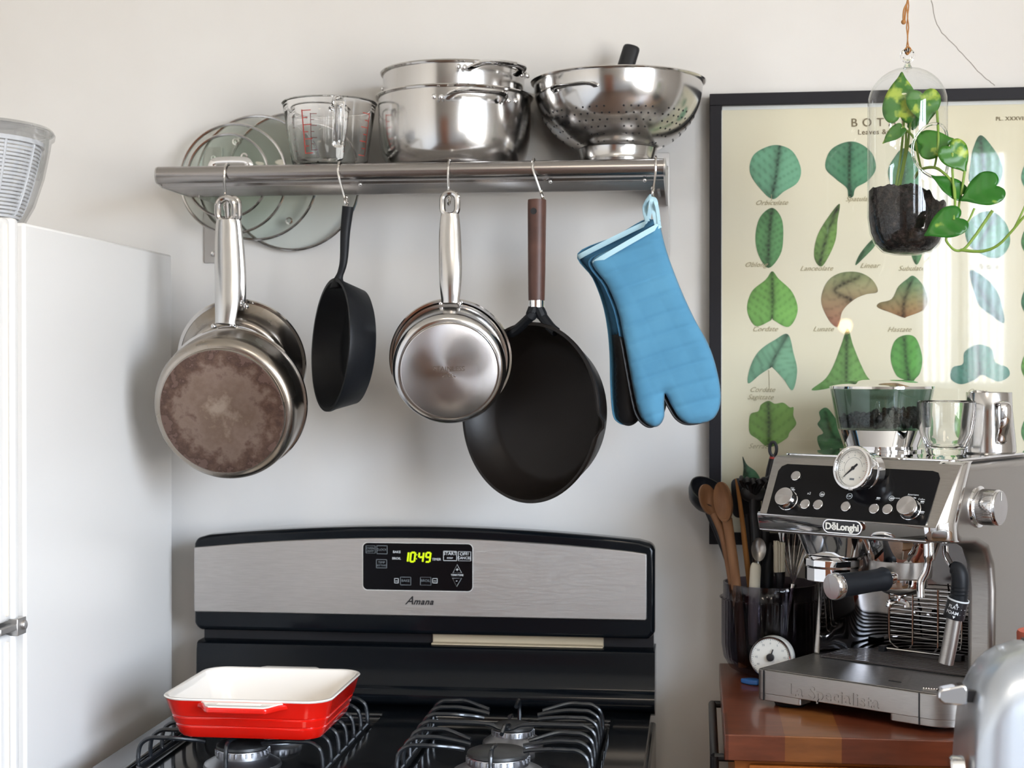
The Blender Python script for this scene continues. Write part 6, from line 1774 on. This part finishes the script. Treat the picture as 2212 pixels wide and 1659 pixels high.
# black spatula, slotted turner
o, P_ = utensil('slotted_turner', 'black slotted turner with a wide head, behind the wooden spatula', 'turner', [J(1612, 1110, .02), J(1618, 1160, .02), J(1630, 1250, .02), foot(1650, .02)], [.005, .005, .006, .006], M['black_plastic'], 1.4)
b = MB(); Fh = frame(J(1612, 1075, .02) - P_[-1], (.35, -.9, .1), (-.02, 0, 1))
b.prism(rrect(-.024, .024, -.031, .031, .010), -.001, .001, Fh)
sl = obj('turner_head', b, M['black_plastic'], o)
# red-tipped tongs / long black handle with a loop end
o, P_ = utensil('whisk_handle', 'long black handle with a hanging loop standing tallest in the jar', 'utensil', [J(1670, 985, .0), J(1667, 1015, .0), J(1658, 1070), J(1652, 1150), J(1650, 1250), foot(1655)], [.0038, .0068, .0064, .0060, .006, .006], M['black_plastic'], 1.25)
lp = [J(1670 + 7.5 * cos(a), 970 + 15 * sin(a), 0) - P_[-1] for a in [2 * PI * i / 20 for i in range(20)]]
obj('loop', MB().tube(lp, .0026, 8, closed=True), M['black_plastic'], o)
obj('red_collar', MB().tube([J(1669, 987, -.004) - P_[-1], J(1668.6, 991, -.004) - P_[-1]], .0045, 12), M['redprint'], o, label='small red mark under the loop')
# curly black skimmer
o, P_ = utensil('pasta_fork', 'black pasta fork with curled prongs, upper middle of the jar', 'pasta fork', [J(1628, 1075, -.01), J(1628, 1110, -.01), J(1634, 1170, -.01), foot(1648)], [.006, .005, .006, .006], M['black_plastic'], 1.3)
b = MB()
for i in range(6):
    a = -1 + 2 * i / 5
    c_ = J(1626 + a * 22, 1052 - 8 * abs(a), -.012 - .004 * i) - P_[-1]
    b.tube(cat_([J(1628, 1072, -.01) - P_[-1], c_, c_ + Vector((a * .006 + .004, -.010, .010)), c_ + Vector((a * .010 + .007, -.016, .004))], 5), .0034, 8)
b.sphere(tuple(J(1628, 1066, -.01) - P_[-1]), .014, 16, 10, sc=(1.5, .5, 1))
obj('prongs', b, M['black_plastic'], o)
# steel spoon, white spatula, brush, black spatula, whisk
o, P_ = utensil('steel_spoon', 'grey steel spoon standing bowl-up in the jar behind the white handle', 'spoon', [J(1637, 1205, -.035), J(1636, 1235, -.03), foot(1640, -.02)], [.003, .003, .003], M['steel'], 1.5)
spoonhead(o, P_, .036, M['brushed'], .62, .3, (.1, -1, .1), off=-.1)
o, P_ = utensil('white_spatula', 'white rounded spatula handle at the front of the jar', 'spatula', [J(1634, 1217, -.045), J(1632, 1230, -.045), J(1629, 1290, -.045), J(1626, 1345, -.042), J(1626, 1390, -.03)], [.0055, .0085, .0085, .0075, .006], M['cream_plastic'], 1.0)
o, P_ = utensil('black_spatula', 'black pointed silicone spatula beside the cream brush', 'spatula', [J(1665, 1172, -.02), J(1662, 1195, -.02), J(1656, 1240, -.02), J(1655, 1290, -.02), foot(1655)], [.002, .008, .014, .012, .006], M['black_rubber'], .8)
o, P_ = utensil('pastry_brush', 'cream bristled pastry brush standing in the right half of the jar', 'brush', [J(1684, 1236, -.03), J(1685, 1260, -.03), J(1680, 1330, -.02), foot(1675)], [.009, .007, .006, .006], M['black_plastic'], 1.0)
b = MB()
for i in range(34):
    a, rr0 = random.uniform(0, 2 * PI), .0085 * math.sqrt(random.random())
    q0 = J(1684, 1238, -.03) - P_[-1]; b.tube([q0 + Vector((rr0 * cos(a), rr0 * sin(a) * .6, 0)), q0 + Vector((rr0 * 1.05 * cos(a), rr0 * sin(a) * .6, .046 + random.uniform(-.004, .004)))], .0017, 5)
obj('bristles', b, M['cream_plastic'], o, label='cream bristles')
o, P_ = utensil('balloon_whisk', 'steel balloon whisk, its wires fanning out at the right side of the jar', 'whisk', [J(1713, 1262, -.02), J(1708, 1300, -.02), foot(1690)], [.006, .006, .006], M['steel'], 1.0)
b = MB(); top0 = J(1713, 1262, -.02) - P_[-1]
for i in range(9):
    a = PI * i / 9
    ex = Vector((cos(a), sin(a) * .8, 0))
    for s_ in (-1, 1):
        pass
    pts = [top0, top0 + ex * .012 + Vector((.002, 0, .030)), top0 + ex * .027 + Vector((.006, 0, .070)), top0 + ex * .026 + Vector((.010, 0, .098)), top0 + Vector((.012, 0, .116)),
           top0 - ex * .026 + Vector((.010, 0, .098)), top0 - ex * .027 + Vector((.006, 0, .070)), top0 - ex * .012 + Vector((.002, 0, .030)), top0]
    b.tube(cat_(pts, 5), .0008, 6)
obj('wires', b, M['steelr'], o)

# kitchen timer, leaning against the jar
tc_ = W(1664, 1420, -.190)
Ft = frame(tc_, (-.10, -1, .10), (0, 0, 1))
t = thingM('kitchen_timer', 'round white kitchen timer dial in front of the utensil jar', 'timer', Ft)
rt = px(43, -.19)
obj('timer_case', MB().lathe([(0, -.030), (rt * .80, -.030), (rt * 1.0, -.022), (rt * 1.06, -.014), (rt * 1.02, -.004), (rt * .97, .0), (0, .0)], 64, Matrix.Translation((.004, 0, 0))), M['white_plastic'], t, sharp=50)
b = MB().lathe([(rt * .93, -.002), (rt * 1.0, -.002), (rt * 1.02, .002), (rt * .98, .0045), (rt * .93, .0035)], 64, close=True)
obj('timer_ring', b, M['steel'], t)
fc_ = obj('timer_face', MB().lathe([(0, .0005), (rt * .93, .0005), (rt * .93, .0015), (0, .0015)], 64), M['white_plastic'], t)
b = MB()
for i in range(60):
    a = 2 * PI * i / 60; l = .80 if i % 5 == 0 else .86
    b.tube([(rt * .91 * cos(a), rt * .91 * sin(a), .0016), (rt * l * cos(a), rt * l * sin(a), .0016)], .0003, 4)
    if i % 5 == 0: b.text(str((60 - i + 15) % 60), .0042, Matrix.Translation((rt * .68 * cos(a), rt * .68 * sin(a), .0016)), .0001)
obj('timer_numbers', b, M['grey_ink'], fc_)
obj('timer_knob', MB().lathe([(0, .0015), (.0060, .0015), (.0055, .007), (0, .008)], 24).tube([(0, 0, .004), (.004, .012, .004)], .001, 6), M['black_plastic'], t)

# blue scoop beside the machine
bp_ = WZ(1628, 1478, BZ)
t = thing('blue_clip', 'small bright blue plastic clip lying at the left corner of the espresso machine', 'clip', (bp_.x, bp_.y, BZ))
obj('clip_body', MB().prism([(-.020, .004), (-.008, -.010), (.006, -.014), (.010, -.004), (.006, .008), (-.008, .010)], .0005, .008), M['blue_plastic'], t, bev=.002)

# terracotta pot behind the toaster
q = Vector((.4475, -.452, BZ + .0005))
t = thing('terracotta_pot', 'small terracotta pot at the right edge behind the silver toaster', 'pot', q)
obj('pot_body', MB().lathe([(0, 0), (.026, 0), (.028, .003), (.034, .100), (.037, .101), (.0378, .131), (.0365, .134), (.034, .133), (.0335, .104), (.028, .010), (0, .008)], 56), M['terracotta'], t)

# ------------------------------------------------------------------ counter in front with the toaster
t = thing('kitchen_counter', 'pale counter at the right, below the frame, that the toaster stands on', 'counter', (.62, -1.02, 0))
TZ = .945
obj('countertop', L(t, MB().bx(.27, RX1 - .002, -1.40, -.64, TZ - .03, TZ)), M['counter'], t, bev=.002)
obj('cabinet', L(t, MB().bx(.30, RX1 - .004, -1.38, -.66, .0, TZ - .0305)), M['cabinet'], t, bev=.002)
# toaster: long body with rounded top, short end panel at left
tl = W(2086, 1500, -.88)
t = thing('toaster', 'rounded silver toaster at the bottom right corner, in front of the coffee machine', 'toaster', (tl.x, -.84, TZ))
TH = W(2180, 1405, -.88).z - TZ
def tsec(hw, h, r, n=10):                              # cross-section (y, z)
    pts = [(-hw, .012), (hw, .012)]
    for i in range(n + 1): a = R(90 * i / n); pts.append((hw - .008 - r + r * cos(a) , h - r + r * sin(a)))
    for i in range(n + 1): a = R(90 + 90 * i / n); pts.append((-hw + .008 + r + r * cos(a), h - r + r * sin(a)))
    return pts
# lengthwise outline seen from the front is what the photo shows: round the left end too
b = MB(); secs = []
Ln = .30
for (x, ins) in ((0.000, .020), (.004, .009), (.012, .003), (.03, 0), (.27, 0), (.288, .003), (.296, .009), (.30, .020)):
    secs.append((x, ins))
n_ = 0; vs_ = []; fs_ = []
def front_h(x):
    r = .062
    if x < r: return TH - r + math.sqrt(max(0, r * r - (r - x) ** 2))
    if x > Ln - r: return TH - r + math.sqrt(max(0, r * r - (x - Ln + r) ** 2))
    return TH
xs_ = [0.0, .001, .003, .006, .010, .016, .024, .034, .048, .062, .10, .15, .20, .238, .252, .266, .276, .284, .290, .294, .297, .299, .300]
sec_n = None
for x in xs_:
    e_ = min(x, Ln - x); ins = .014 * max(0, 1 - math.sqrt(min(1, e_ / .02)))
    h = max(front_h(x), .03); hw = .085 - ins
    r = min(.055, (h - .012) * .8)
    sc_ = tsec(hw, h - ins * .0, r)
    slope = .010 * (1 - 1)
    for (y, z) in sc_: vs_.append((x + (.010 * (z / TH)) * (1 if x < .05 else 0), y, z))
    sec_n = len(sc_)
for k_ in range(len(xs_) - 1):
    for i in range(sec_n): fs_.append((k_ * sec_n + i, k_ * sec_n + (i + 1) % sec_n, (k_ + 1) * sec_n + (i + 1) % sec_n, (k_ + 1) * sec_n + i))
fs_.append(tuple(range(sec_n))); fs_.append(tuple(range((len(xs_) - 1) * sec_n, len(xs_) * sec_n)))
tb_ = obj('toaster_body', b.add(vs_, fs_), M['toaster'], t, sharp=70)
obj('toast_slot', MB().bx(.07, .23, -.034, -.012, TH - .004, TH + .0012).bx(.07, .23, .012, .034, TH - .004, TH + .0012), M['black_plastic'], t)
for x in (.04, .26):
    obj('rubber_foot', MB().bx(x - .015, x + .015, -.06, -.035, 0, .0125).bx(x - .015, x + .015, .035, .06, 0, .0125), M['black_rubber'], t)
lvp = W(2088, 1501, -.87) - Vector(t.location)
lv_ = MB().prism([(-.028, -.0055), (-.030, -.002), (-.029, .004), (-.026, .0065), (-.006, .0115), (-.002, .011), (.0, .006), (-.001, -.008), (-.004, -.010), (-.024, -.0085)], -.009, .009, Matrix.Translation((lvp.x, lvp.y, lvp.z)) @ Matrix.Rotation(R(90), 4, 'X'))
obj('lever', lv_, M['chrome'], t, bev=.003, seg=3)
obj('lever_stem', MB().box((lvp.x + .004, lvp.y, lvp.z - .001), (.014, .008, .012)), M['black_plastic'], t)
lvp = W(2072, 1662, -.87) - Vector(t.location)
kb_ = obj('browning_knob', MB().lathe([(0, 0), (.014, 0), (.014, .012), (.012, .014), (0, .014)], 32, Matrix.Translation((lvp.x + .004, lvp.y, lvp.z)) @ Matrix.Rotation(R(-90), 4, 'Y')), M['chrome'], t)

# pendant bulb hanging behind the camera, whose reflection shows in the picture glass
pbp = Vector((.535, -3.3, 1.61))
t = thing('pendant_lamp', 'bare warm bulb on a black cord, seen only as a reflection in the picture glass', 'lamp', pbp)
obj('bulb', MB().sphere((0, 0, 0), .026, 20, 12), M['bulb'], t)
obj('cord', MB().tube([(0, 0, .026), (0, 0, RZ1 - pbp.z)], .003, 8).lathe([(0, .024), (.013, .024), (.013, .06), (0, .06)], 20), M['black_plastic'], t)
